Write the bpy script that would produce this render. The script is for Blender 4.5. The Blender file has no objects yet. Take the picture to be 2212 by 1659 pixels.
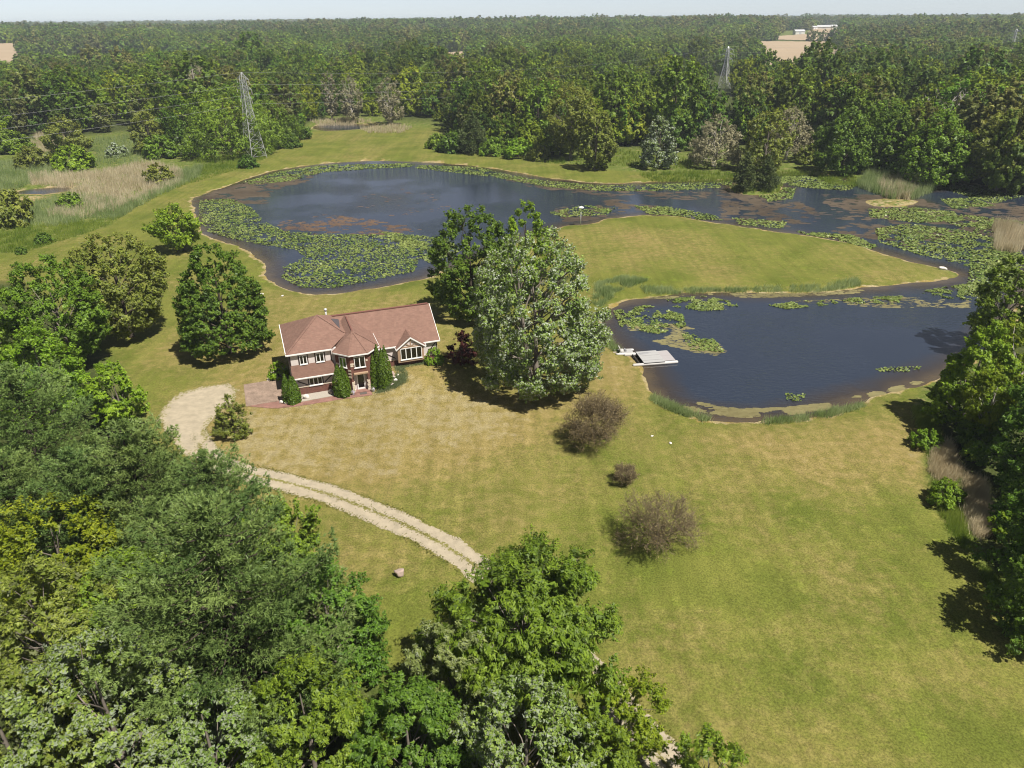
import bpy, math, random
import numpy as np
from mathutils import Vector, Matrix

S = bpy.context.scene
# ------------------------------------------------------------------ camera
CAM_H = 40.0                      # drone height in metres
PITCH, ROLL = math.radians(27.0), math.radians(0.52)
FPX, CX, CY = 1548.1, 1106.0, 829.5   # survey photograph 2212 x 1659
_f = np.array([0, math.cos(PITCH), -math.sin(PITCH)])
_r0 = np.array([1.0, 0, 0]); _u0 = np.cross(_r0, _f)
_r = math.cos(ROLL) * _r0 - math.sin(ROLL) * _u0
_u = math.sin(ROLL) * _r0 + math.cos(ROLL) * _u0
cd = bpy.data.cameras.new('camera'); cam = bpy.data.objects.new('camera', cd)
S.collection.objects.link(cam)
cd.sensor_width = 36.0; cd.lens = 36.0 * FPX / 2212.0
cd.clip_start = 0.5; cd.clip_end = 30000.0
M4 = Matrix(((_r[0], _u[0], -_f[0], 0), (_r[1], _u[1], -_f[1], 0), (_r[2], _u[2], -_f[2], CAM_H), (0, 0, 0, 1)))
cam.matrix_world = M4
S.camera = cam
# ------------------------------------------------------------------ sky, sun, exposure
SUN_EL = math.radians(60.0)
_h = np.array([0.76, -0.65]); _h = _h / np.linalg.norm(_h)
SUN = np.array([_h[0] * math.cos(SUN_EL), _h[1] * math.cos(SUN_EL), math.sin(SUN_EL)])
W = bpy.data.worlds.new('World'); S.world = W; W.use_nodes = True
wn = W.node_tree.nodes; wl = W.node_tree.links
bg = wn['Background']; sky = wn.new('ShaderNodeTexSky'); sky.sky_type = 'NISHITA'
sky.sun_disc = False; sky.sun_elevation = SUN_EL; sky.sun_rotation = math.atan2(_h[0], _h[1])
sky.air_density = 0.5; sky.dust_density = 0.25; sky.ozone_density = 1.0; sky.altitude = 700
hz_ = wn.new('ShaderNodeHueSaturation'); hz_.inputs['Saturation'].default_value = 0.48   # thin summer haze whitens the whole sky
wl.new(sky.outputs[0], hz_.inputs['Color']); wl.new(hz_.outputs[0], bg.inputs[0]); bg.inputs[1].default_value = 0.067
ld = bpy.data.lights.new('sun', 'SUN'); ld.energy = 4.9; ld.angle = math.radians(0.53); ld.color = (1.0, 0.95, 0.865)
lo = bpy.data.objects.new('sun', ld); S.collection.objects.link(lo)
lo.rotation_mode = 'QUATERNION'; lo.rotation_quaternion = Vector(-SUN).to_track_quat('-Z', 'Y'); lo.location = (40, -30, 120)
S.view_settings.view_transform = 'Standard'; S.view_settings.look = 'None'
S.view_settings.exposure = 0.75; S.view_settings.gamma = 1.0
cy = S.cycles
cy.max_bounces = 8; cy.diffuse_bounces = 4; cy.glossy_bounces = 2; cy.transmission_bounces = 4
cy.transparent_max_bounces = 6; cy.volume_bounces = 0; cy.caustics_reflective = False; cy.caustics_refractive = False
cy.sample_clamp_indirect = 6.0
cy.use_denoising = True; cy.use_adaptive_sampling = False; cy.pixel_filter_type = 'BLACKMAN_HARRIS'; cy.filter_width = 1.1

rng = np.random.default_rng(7)
random.seed(7)
C = S.collection

# ------------------------------------------------------------------ helpers
def P(x, y, z=0.0):
    """ground point (height z) that the survey photograph shows at x, y"""
    d = (x - CX) * _r - (y - CY) * _u + FPX * _f
    t = (z - CAM_H) / d[2]
    return np.array([d[0] * t, d[1] * t, z])

def px_of(p):
    q = np.asarray(p, float) - np.array([0, 0, CAM_H]); k = q @ _f
    return CX + FPX * (q @ _r) / k, CY - FPX * (q @ _u) / k, k

def poly(pts, z=0.0):
    return np.array([P(a, b, z)[:2] for a, b in pts])

def height_to(base, ytop):
    """height of the vertical over base whose tip is seen at row ytop"""
    lo_, hi_ = 0.1, 45.0
    for _ in range(40):
        m = (lo_ + hi_) / 2
        if px_of((base[0], base[1], base[2] + m))[1] > ytop: lo_ = m
        else: hi_ = m
    return lo_

def inside(px, py, pg):
    x0, y0 = pg[:, 0], pg[:, 1]; x1, y1 = np.roll(x0, -1), np.roll(y0, -1)
    r = np.zeros(px.shape, bool)
    for a, b, c, d in zip(x0, y0, x1, y1):
        if b == d: continue
        k = ((b > py) != (d > py)) & (px < (c - a) * (py - b) / (d - b) + a)
        r ^= k
    return r

def sdist(px, py, pg):
    """signed distance to polygon, negative inside"""
    best = np.full(px.shape, 1e9)
    x0, y0 = pg[:, 0], pg[:, 1]; x1, y1 = np.roll(x0, -1), np.roll(y0, -1)
    for a, b, c, d in zip(x0, y0, x1, y1):
        ex, ey = c - a, d - b; L = ex * ex + ey * ey + 1e-9
        t = np.clip(((px - a) * ex + (py - b) * ey) / L, 0, 1)
        q = (px - a - t * ex) ** 2 + (py - b - t * ey) ** 2
        np.minimum(best, q, out=best)
    return np.sqrt(best) * np.where(inside(px, py, pg), -1, 1)

def smooth(a, b, x):
    t = np.clip((x - a) / (b - a), 0, 1); return t * t * (3 - 2 * t)

def closed_curve(pg, n=4):
    """Catmull-Rom through a closed polygon"""
    out = []
    N = len(pg)
    for i in range(N):
        p0, p1, p2, p3 = pg[i - 1], pg[i], pg[(i + 1) % N], pg[(i + 2) % N]
        for k in range(n):
            t = k / n
            out.append(0.5 * ((2 * p1) + (-p0 + p2) * t + (2 * p0 - 5 * p1 + 4 * p2 - p3) * t * t + (-p0 + 3 * p1 - 3 * p2 + p3) * t ** 3))
    return np.array(out)

_perm = np.random.default_rng(3).random((256, 256))
def vnoise(x, y):
    """smooth value noise in 0..1"""
    xi = np.floor(x).astype(int); yi = np.floor(y).astype(int); fx = x - xi; fy = y - yi
    fx = fx * fx * (3 - 2 * fx); fy = fy * fy * (3 - 2 * fy)
    a = _perm[xi & 255, yi & 255]; b = _perm[(xi + 1) & 255, yi & 255]
    c = _perm[xi & 255, (yi + 1) & 255]; d = _perm[(xi + 1) & 255, (yi + 1) & 255]
    return (a * (1 - fx) + b * fx) * (1 - fy) + (c * (1 - fx) + d * fx) * fy
def fbm(x, y, o=4):
    s = 0; a = 0.5; n = 0
    for _ in range(o):
        s = s + a * vnoise(x, y); n += a; x = x * 2.03 + 17.1; y = y * 2.03 + 5.3; a *= 0.5
    return s / n

def mesh_np(name, V, F, mat=None, attrs=None, smooth_=False):
    """V (n,3); F (m,k) or list of such arrays"""
    me = bpy.data.meshes.new(name)
    V = np.ascontiguousarray(V, np.float32)
    Fs = F if isinstance(F, (list, tuple)) else [F]
    Fs = [np.asarray(f, np.int32) for f in Fs if len(f)]
    nl = sum(f.size for f in Fs); npol = sum(len(f) for f in Fs)
    me.vertices.add(len(V)); me.vertices.foreach_set('co', V.ravel())
    me.loops.add(nl); me.polygons.add(npol)
    me.loops.foreach_set('vertex_index', np.concatenate([f.ravel() for f in Fs]))
    tot = np.concatenate([np.full(len(f), f.shape[1], np.int32) for f in Fs])
    st = np.concatenate([[0], np.cumsum(tot)[:-1]]).astype(np.int32)
    me.polygons.foreach_set('loop_start', st); me.polygons.foreach_set('loop_total', tot)
    me.update(calc_edges=True)
    if smooth_: me.polygons.foreach_set('use_smooth', np.ones(npol, bool))
    if attrs:
        for k, v in attrs.items():
            at = me.attributes.new(k, 'FLOAT', 'POINT'); at.data.foreach_set('value', np.asarray(v, np.float32))
    if mat: me.materials.append(mat)
    return me

def add(name, me, parent=None, loc=None, kind=None):
    o = bpy.data.objects.new(name, me); C.objects.link(o)
    if parent is not None: o.parent = parent
    if loc is not None: o.location = loc
    if kind: o['kind'] = kind
    return o

def thing(name, label, cat, loc=(0, 0, 0), rz=0.0, group=None):
    o = bpy.data.objects.new(name, None); C.objects.link(o); o.empty_display_size = 0.3
    o.location = loc; o.rotation_euler = (0, 0, rz)
    o['label'] = label; o['category'] = cat
    if group: o['group'] = group
    return o

def tag(o, label, cat, group=None):
    o['label'] = label; o['category'] = cat
    if group: o['group'] = group
    return o

def copy_tree(o, parent=None):
    c = o.copy(); C.objects.link(c); c.parent = parent
    for ch in o.children: copy_tree(ch, c)
    return c

class MB:
    """collects simple solids into one mesh"""
    def __init__(s): s.v = []; s.f = []
    def raw(s, v, f):
        n = len(s.v); s.v += [tuple(map(float, p)) for p in v]; s.f += [tuple(i + n for i in q) for q in f]; return s
    def box(s, x0, x1, y0, y1, z0, z1):
        return s.raw([(x0, y0, z0), (x1, y0, z0), (x1, y1, z0), (x0, y1, z0), (x0, y0, z1), (x1, y0, z1), (x1, y1, z1), (x0, y1, z1)],
                     [(0, 3, 2, 1), (4, 5, 6, 7), (0, 1, 5, 4), (1, 2, 6, 5), (2, 3, 7, 6), (3, 0, 4, 7)])
    def bar(s, a, b, w, h=None, up=(0, 0, 1)):
        h = h or w; a = np.array(a, float); b = np.array(b, float); d = b - a; d /= np.linalg.norm(d)
        up = np.array(up, float); x = np.cross(d, up)
        if np.linalg.norm(x) < 1e-4: x = np.cross(d, (1, 0, 0))
        x /= np.linalg.norm(x); y = np.cross(x, d)
        v = [p + x * i * w / 2 + y * j * h / 2 for p in (a, b) for i, j in ((-1, -1), (1, -1), (1, 1), (-1, 1))]
        return s.raw(v, [(0, 1, 2, 3), (7, 6, 5, 4), (0, 4, 5, 1), (1, 5, 6, 2), (2, 6, 7, 3), (3, 7, 4, 0)])
    def tube(s, pts, rad, n=8, cap=True):
        pts = [np.array(p, float) for p in pts]; rad = [rad] * len(pts) if np.isscalar(rad) else rad
        vs = []; fs = []
        for i, p in enumerate(pts):
            d = pts[min(i + 1, len(pts) - 1)] - pts[max(i - 1, 0)]; d /= np.linalg.norm(d) + 1e-9
            x = np.cross(d, (0, 0, 1)); x = np.array((1.0, 0, 0)) if np.linalg.norm(x) < 1e-3 else x / np.linalg.norm(x); y = np.cross(d, x)
            for k in range(n):
                a = 2 * math.pi * k / n; vs.append(p + rad[i] * (math.cos(a) * x + math.sin(a) * y))
        for i in range(len(pts) - 1):
            for k in range(n): fs.append((i * n + k, i * n + (k + 1) % n, (i + 1) * n + (k + 1) % n, (i + 1) * n + k))
        if cap: fs.append(tuple(range(n - 1, -1, -1))); fs.append(tuple((len(pts) - 1) * n + k for k in range(n)))
        return s.raw(vs, fs)
    def slab(s, pts, th):
        """polygon extruded downwards along its normal by th"""
        pts = [np.array(p, float) for p in pts]; n = np.cross(pts[1] - pts[0], pts[2] - pts[0]); n /= np.linalg.norm(n)
        if n[2] < 0: pts = pts[::-1]; n = -n
        k = len(pts); lowr = [p - n * th for p in pts]
        return s.raw(pts + lowr, [tuple(range(k)), tuple(range(2 * k - 1, k - 1, -1))] + [(i, k + i, k + (i + 1) % k, (i + 1) % k) for i in range(k)])
    def mesh(s, name, mat, smooth_=False):
        me = bpy.data.meshes.new(name); me.from_pydata(s.v, [], s.f); me.update()
        if smooth_: me.polygons.foreach_set('use_smooth', np.ones(len(me.polygons), bool))
        me.materials.append(mat); return me
    def build(s, name, mat, parent=None, smooth_=False, kind=None, loc=None):
        return add(name, s.mesh(name, mat, smooth_), parent, loc, kind)

# ------------------------------------------------------------------ materials
def new_mat(name):
    m = bpy.data.materials.new(name); m.use_nodes = True
    return m, m.node_tree.nodes, m.node_tree.links, m.node_tree.nodes['Principled BSDF']

def plain(name, col, rough=0.7, spec=0.3, var=0.12, scale=3.0, metal=0.0, bump=0.0):
    """one real colour with small uneven wear"""
    m, n, l, b = new_mat(name)
    b.inputs['Roughness'].default_value = rough; b.inputs['Specular IOR Level'].default_value = spec; b.inputs['Metallic'].default_value = metal
    tc = n.new('ShaderNodeTexCoord'); nz = n.new('ShaderNodeTexNoise'); nz.inputs['Scale'].default_value = scale; nz.inputs['Detail'].default_value = 6
    l.new(tc.outputs['Object'], nz.inputs['Vector'])
    mx = n.new('ShaderNodeMix'); mx.data_type = 'RGBA'
    mx.inputs['A'].default_value = (*[c * (1 - var) for c in col], 1); mx.inputs['B'].default_value = (*[min(1, c * (1 + var)) for c in col], 1)
    l.new(nz.outputs[0], mx.inputs['Factor']); l.new(mx.outputs['Result'], b.inputs['Base Color'])
    if bump:
        bp = n.new('ShaderNodeBump'); bp.inputs['Strength'].default_value = bump; bp.inputs['Distance'].default_value = 0.03
        l.new(nz.outputs[0], bp.inputs['Height']); l.new(bp.outputs[0], b.inputs['Normal'])
    return m

def leaf_mat(name, dark, light, back=None, trans=0.42, hue=0.010, val=0.10, rough=0.45, spec=0.2, boost=True):
    """leaf: colour between dark and light by the leaf's own tint; back = paler underside"""
    m, n, l, b = new_mat(name)
    b.inputs['Roughness'].default_value = rough; b.inputs['Specular IOR Level'].default_value = spec
    if boost: dark = [c * f_ for c, f_ in zip(dark, (1.5, 1.42, .9))]; light = [c * f_ for c, f_ in zip(light, (1.6, 1.58, 1.05))]
    at = n.new('ShaderNodeAttribute'); at.attribute_name = 'tint'
    mx = n.new('ShaderNodeMix'); mx.data_type = 'RGBA'; mx.inputs['A'].default_value = (*dark, 1); mx.inputs['B'].default_value = (*light, 1)
    l.new(at.outputs['Fac'], mx.inputs['Factor']); out = mx.outputs['Result']
    oi = n.new('ShaderNodeObjectInfo'); hs = n.new('ShaderNodeHueSaturation')
    mr = n.new('ShaderNodeMapRange'); mr.inputs['To Min'].default_value = 0.5 - hue; mr.inputs['To Max'].default_value = 0.5 + hue
    l.new(oi.outputs['Random'], mr.inputs['Value']); l.new(mr.outputs[0], hs.inputs['Hue'])
    m7 = n.new('ShaderNodeMath'); m7.operation = 'MULTIPLY'; m7.inputs[1].default_value = 7.31; l.new(oi.outputs['Random'], m7.inputs[0])
    fr = n.new('ShaderNodeMath'); fr.operation = 'FRACT'; l.new(m7.outputs[0], fr.inputs[0])
    mv = n.new('ShaderNodeMapRange'); mv.inputs['To Min'].default_value = 1 - val; mv.inputs['To Max'].default_value = 1 + val
    l.new(fr.outputs[0], mv.inputs['Value']); l.new(mv.outputs[0], hs.inputs['Value'])
    l.new(out, hs.inputs['Color']); out = hs.outputs[0]
    if back:
        ge = n.new('ShaderNodeNewGeometry'); m2 = n.new('ShaderNodeMix'); m2.data_type = 'RGBA'; m2.inputs['B'].default_value = (*back, 1)
        l.new(ge.outputs['Backfacing'], m2.inputs['Factor']); l.new(out, m2.inputs['A']); out = m2.outputs['Result']
    l.new(out, b.inputs['Base Color'])
    tr = n.new('ShaderNodeBsdfTranslucent'); ms = n.new('ShaderNodeMixShader'); ms.inputs[0].default_value = trans
    ty = n.new('ShaderNodeMix'); ty.data_type = 'RGBA'; ty.blend_type = 'MULTIPLY'; ty.inputs['Factor'].default_value = 1; ty.inputs['B'].default_value = (1.35, 1.2, .55, 1) if boost else (1, 1, 1, 1); l.new(out, ty.inputs['A'])   # light through a leaf turns yellower
    l.new(ty.outputs['Result'], tr.inputs['Color']); l.new(b.outputs[0], ms.inputs[1]); l.new(tr.outputs[0], ms.inputs[2])
    l.new(ms.outputs[0], n['Material Output'].inputs['Surface'])
    return m
# ------------------------------------------------------------------ terrain
ZW = -0.4                                   # pond level
big_pond = closed_curve(poly([(415, 432), (440, 420), (480, 405), (530, 388), (600, 368), (700, 354), (800, 348), (900, 350), (1000, 357), (1080, 367), (1180, 384),
    (1300, 396), (1420, 393), (1540, 389), (1610, 384), (1700, 374), (1780, 376), (1850, 392), (1930, 408), (2010, 408), (2050, 392), (2120, 400), (2230, 418), (2380, 440),
    (2420, 520), (2300, 560), (2230, 590), (2215, 640), (2180, 690), (2140, 745), (2060, 800), (1990, 826), (1920, 852), (1830, 872), (1790, 892), (1700, 907), (1600, 911), (1505, 897),
    (1440, 872), (1403, 832), (1383, 794), (1348, 766), (1312, 737), (1294, 706), (1302, 680), (1330, 660), (1385, 645), (1450, 636), (1550, 631), (1650, 633), (1760, 632),
    (1860, 623), (1960, 613), (2030, 608), (2068, 597), (2060, 588), (2035, 580), (1985, 568), (1900, 545), (1830, 525), (1750, 509), (1660, 499), (1600, 488), (1530, 479), (1440, 465),
    (1330, 470), (1270, 484), (1205, 492), (1130, 515), (1040, 550), (960, 585), (912, 602), (850, 616), (760, 630), (680, 636), (622, 626), (582, 602), (570, 570), (545, 545), (505, 528), (445, 508),
    (430, 488), (420, 460)], ZW), 3)
islet = closed_curve(poly([(1578, 402), (1620, 392), (1668, 396), (1690, 408), (1665, 420), (1620, 422), (1586, 414)], ZW), 3)
shoal = closed_curve(poly([(1868, 436), (1905, 429), (1960, 431), (1985, 438), (1940, 446), (1885, 444)], ZW), 3)
marsh_pool = closed_curve(poly([(30, 428), (40, 414), (80, 407), (140, 404), (155, 411), (100, 420), (70, 430), (50, 438)], ZW), 3)
far_pool = closed_curve(poly([(676, 274), (720, 268), (800, 271), (830, 276), (790, 281), (720, 282)], ZW), 3)
HO = np.array([-25.93, 75.82]); HA = math.radians(20.0)
HU = np.array([math.cos(HA), math.sin(HA)]); HV = np.array([-math.sin(HA), math.cos(HA)])
def uv_of(x, y):
    dx, dy = x - HO[0], y - HO[1]; return dx * HU[0] + dy * HU[1], dx * HV[0] + dy * HV[1]
def h_pt(u, v): return HO + HU * u + HV * v

def pond_sd(x, y):
    s = sdist(x, y, big_pond)
    s = np.maximum(s, -sdist(x, y, islet)); s = np.maximum(s, -sdist(x, y, shoal))
    s = np.minimum(s, sdist(x, y, marsh_pool)); s = np.minimum(s, sdist(x, y, far_pool))
    return s + (fbm(x / 3.1, y / 3.1, 3) - .5) * 2.0 * (1 - smooth(3, 9, np.abs(s)))
def gz(x, y, sd=None):
    x = np.asarray(x, float); y = np.asarray(y, float)
    sd = pond_sd(x, y) if sd is None else sd
    z = np.where(sd > 0, ZW * (1 - smooth(0.0, 4.0, sd)) , ZW - np.clip(-sd, 0, 9) * 0.13)
    z = np.where(sd > 0, z + 0.02 * smooth(0, .6, sd), z)
    u, v = uv_of(x, y)
    z = z + 0.93 * smooth(9.0, 12.2, u) * (1 - smooth(19, 30, u)) * smooth(-7.5, 0.3, v) * (1 - smooth(13, 24, v))
    d = np.hypot(x, y)
    z = z + 18.0 * smooth(650, 1750, d) + (fbm(x / 900.0 + 40, y / 900.0 + 11, 3) - 0.5) * 27 * smooth(700, 2200, d)
    z = z + (fbm(x / 26.0, y / 26.0, 3) - 0.5) * 0.5 * smooth(4, 14, sd) * smooth(6, 20, np.hypot(x + 17, y - 82) - 14)
    return z
def gz1(x, y): return float(gz(np.array([x]), np.array([y]))[0])
def G(x, y):
    """ground point seen at survey x, y, on the terrain"""
    z = 0.0
    for _ in range(8):
        p = P(x, y, z); z = 0.5 * z + 0.5 * gz1(p[0], p[1])
    p = P(x, y, z); p[2] = gz1(p[0], p[1]); return p
def on(x, y, dz=0.0): return np.array([x, y, gz1(x, y) + dz])

def steps(a, b, s, far, g=1.22, lo=None):
    core = list(np.arange(a, b + 1e-6, s)); out = core[:]
    d = s; x = core[-1]
    while x < far: d *= g; x += d; out.append(x)
    d = s; x = core[0]; pre = []
    while x > (lo if lo is not None else -far): d *= g; x -= d; pre.append(x)
    return np.array(pre[::-1] + out)
gx = steps(-86, 128, 0.85, 9500); gy = steps(22, 215, 0.85, 14000, lo=-400)
X, Y = np.meshgrid(gx, gy); xs, ys = X.ravel(), Y.ravel()
SDP = pond_sd(xs, ys); ZG = gz(xs, ys, SDP)
nx, ny = len(gx), len(gy)
idx = np.arange(nx * ny).reshape(ny, nx)
quads = np.stack([idx[:-1, :-1], idx[:-1, 1:], idx[1:, 1:], idx[1:, :-1]], -1).reshape(-1, 4)
mown = poly([(-80, 552), (50, 547), (150, 516), (235, 488), (270, 455), (330, 425), (400, 396), (480, 368), (560, 348), (622, 316), (652, 290), (690, 281), (800, 279), (935, 270), (952, 284), (925, 298), (935, 316),
    (1000, 333), (1150, 341), (1300, 366), (1460, 378), (1600, 420), (2070, 595), (2000, 820), (1965, 868), (1985, 950), (2000, 1030), (2040, 1130), (2100, 1205), (2180, 1330), (2260, 1450), (2420, 1750), (1500, 1950), (1300, 1750), (900, 1520),
    (850, 1430), (780, 1420), (690, 1230), (560, 1120), (450, 1010), (330, 950), (290, 850), (240, 760), (100, 650), (-80, 610)])
sm = sdist(xs, ys, mown)
meadow = smooth(-0.35, 0.9, sm + (fbm(xs / 1.6, ys / 1.6) - .5) * 1.6)
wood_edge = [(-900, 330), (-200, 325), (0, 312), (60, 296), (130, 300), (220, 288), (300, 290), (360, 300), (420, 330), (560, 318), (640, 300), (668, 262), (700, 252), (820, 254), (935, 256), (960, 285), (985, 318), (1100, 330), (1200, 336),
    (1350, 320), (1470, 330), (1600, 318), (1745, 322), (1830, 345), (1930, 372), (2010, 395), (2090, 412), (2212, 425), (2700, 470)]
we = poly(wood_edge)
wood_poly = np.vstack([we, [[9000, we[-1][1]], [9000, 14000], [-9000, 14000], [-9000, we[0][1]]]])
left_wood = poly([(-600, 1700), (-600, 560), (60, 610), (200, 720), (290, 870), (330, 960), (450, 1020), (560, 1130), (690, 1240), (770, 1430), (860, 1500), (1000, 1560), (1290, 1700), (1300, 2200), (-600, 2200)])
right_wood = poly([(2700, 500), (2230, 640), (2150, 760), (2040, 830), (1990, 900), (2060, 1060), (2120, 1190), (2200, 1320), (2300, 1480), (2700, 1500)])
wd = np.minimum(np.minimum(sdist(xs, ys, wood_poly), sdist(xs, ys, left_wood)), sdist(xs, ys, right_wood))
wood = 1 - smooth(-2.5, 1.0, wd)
shore = (1 - smooth(0.05, 1.0, SDP + (fbm(xs / 2.2, ys / 2.2) - .5) * 2.0)) * smooth(-400, -300, -np.hypot(xs, ys))
shore = np.maximum(shore, .5 * (1 - smooth(.2, 1.5, sdist(xs, ys, shoal))))
tree_row = poly([(1130, 100), (1130, 58), (1672, 58), (1684, 78), (1655, 89), (1535, 92), (1470, 105)], 12.0)
GLADE = lambda x, y: np.where(inside(x, y, tree_row), 0, fbm(x / 420.0 + 7, y / 170.0 + 3, 3))
DG = np.hypot(xs, ys); wood = wood * (1 - smooth(.55, .575, GLADE(xs, ys)) * smooth(620, 700, DG)); meadow = np.maximum(meadow, smooth(600, 640, DG))
def blob(x, y, r):
    p = P(x, y); return np.exp(-((xs - p[0]) ** 2 + (ys - p[1]) ** 2) / (r * r))
dry = 0.62 * blob(640, 930, 11) + 0.55 * blob(860, 900, 10) + 0.55 * blob(1060, 930, 11) + 0.5 * blob(1330, 800, 10) + 0.35 * blob(700, 800, 14) + 0.3 * blob(420, 770, 12) + 0.35 * blob(820, 1010, 10) \
    + 0.45 * blob(1900, 960, 9) + 0.3 * blob(1750, 1010, 9) + 0.25 * blob(700, 680, 14) + 0.22 * blob(760, 1180, 9) + 0.2 * blob(1150, 1080, 9) + 0.28 * blob(1330, 520, 12) + .2 * blob(480, 900, 9)
dry = np.clip(dry, 0, .8) - 0.22 * blob(960, 1060, 7) - .2 * blob(1120, 1010, 6) + (fbm(xs / 9, ys / 9, 4) - 0.5) * 0.78 + 0.20
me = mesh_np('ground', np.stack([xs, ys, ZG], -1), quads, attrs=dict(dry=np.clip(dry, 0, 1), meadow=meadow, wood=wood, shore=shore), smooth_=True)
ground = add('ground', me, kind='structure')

def ground_material():
    m, n, l, b = new_mat('ground'); b.inputs['Roughness'].default_value = 0.95; b.inputs['Specular IOR Level'].default_value = 0.08
    geo = n.new('ShaderNodeNewGeometry')
    def noise(scale, detail=4, vec=None, rough=0.55, stretch=None):
        t = n.new('ShaderNodeTexNoise'); t.inputs['Scale'].default_value = scale; t.inputs['Detail'].default_value = detail; t.inputs['Roughness'].default_value = rough
        if stretch:
            mp = n.new('ShaderNodeMapping'); mp.inputs['Scale'].default_value = stretch[:3]; mp.inputs['Rotation'].default_value = (0, 0, stretch[3])
            l.new(geo.outputs['Position'], mp.inputs['Vector']); l.new(mp.outputs[0], t.inputs['Vector'])
        else: l.new(geo.outputs['Position'], t.inputs['Vector'])
        return t.outputs['Fac']
    def att(k):
        a = n.new('ShaderNodeAttribute'); a.attribute_name = k; return a.outputs['Fac']
    def rng_(v, a, b_, c=0.0, d=1.0):
        r = n.new('ShaderNodeMapRange'); r.inputs['From Min'].default_value = a; r.inputs['From Max'].default_value = b_; r.inputs['To Min'].default_value = c; r.inputs['To Max'].default_value = d
        l.new(v, r.inputs['Value']); return r.outputs[0]
    def mix(f, a, b_, mode='MIX'):
        x = n.new('ShaderNodeMix'); x.data_type = 'RGBA'; x.blend_type = mode
        for k, v in (('A', a), ('B', b_)):
            if isinstance(v, tuple): x.inputs[k].default_value = (*v, 1)
            else: l.new(v, x.inputs[k])
        if isinstance(f, float): x.inputs['Factor'].default_value = f
        else: l.new(f, x.inputs['Factor'])
        return x.outputs['Result']
    def madd(a, b_, op='ADD'):
        x = n.new('ShaderNodeMath'); x.operation = op; x.use_clamp = True
        for i, v in enumerate((a, b_)):
            if isinstance(v, float): x.inputs[i].default_value = v
            else: l.new(v, x.inputs[i])
        return x.outputs[0]
    fine = noise(7.0, 8, rough=0.8); mid = noise(0.9, 6, rough=0.65); wide = noise(0.16, 5); stre = noise(1.0, 4, stretch=(0.35, 2.2, 1, 0.5)); patch = noise(0.45, 5, rough=0.7)
    green = mix(rng_(wide, 0.38, 0.62), (0.086, 0.103, 0.017), (0.125, 0.131, 0.027))
    green = mix(rng_(patch, 0.58, 0.70), green, (0.120, 0.155, 0.018))       # clover
    tan = mix(rng_(mid, 0.35, 0.65), (0.156, 0.126, 0.039), (0.222, 0.174, 0.067))
    dr = madd(att('dry'), rng_(mid, 0.3, 0.7, -0.18, 0.18)); dr = madd(dr, rng_(stre, 0.3, 0.7, -0.04, 0.04))
    lawn = mix(rng_(dr, 0.18, 0.72), green, tan)
    bald = mix(rng_(madd(noise(0.7, 5, rough=0.75), dr, 'MULTIPLY'), 0.40, 0.56), lawn, (0.235, 0.195, 0.10))
    mead = mix(rng_(mid, 0.35, 0.65), (0.062, 0.090, 0.016), (0.118, 0.142, 0.030))
    mead = mix(rng_(patch, 0.52, 0.70), mead, (0.20, 0.165, 0.08))
    c = mix(att('meadow'), bald, mead)
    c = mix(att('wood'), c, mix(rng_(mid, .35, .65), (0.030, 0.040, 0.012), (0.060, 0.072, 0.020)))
    sand = mix(rng_(patch, 0.4, 0.62), (0.205, 0.155, 0.047), (0.285, 0.235, 0.135))
    sh = madd(att('shore'), rng_(mid, 0.3, 0.7, -0.25, 0.25)); c = mix(rng_(sh, 0.35, 0.6), c, sand)
    c = mix(0.8, c, rng_(fine, 0.38, 0.62, 0.45, 1.55), 'MULTIPLY')
    mow = noise(1.0, 2, stretch=(0.9, 0.035, 1, -1.22)); c = mix(0.52, c, rng_(mow, 0.35, 0.65, 0.84, 1.16), 'MULTIPLY')
    l.new(c, b.inputs['Base Color'])
    bp = n.new('ShaderNodeBump'); bp.inputs['Strength'].default_value = 0.5; bp.inputs['Distance'].default_value = 0.05
    l.new(fine, bp.inputs['Height']); l.new(bp.outputs[0], b.inputs['Normal'])
    return m
ground.data.materials.append(ground_material())

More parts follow.
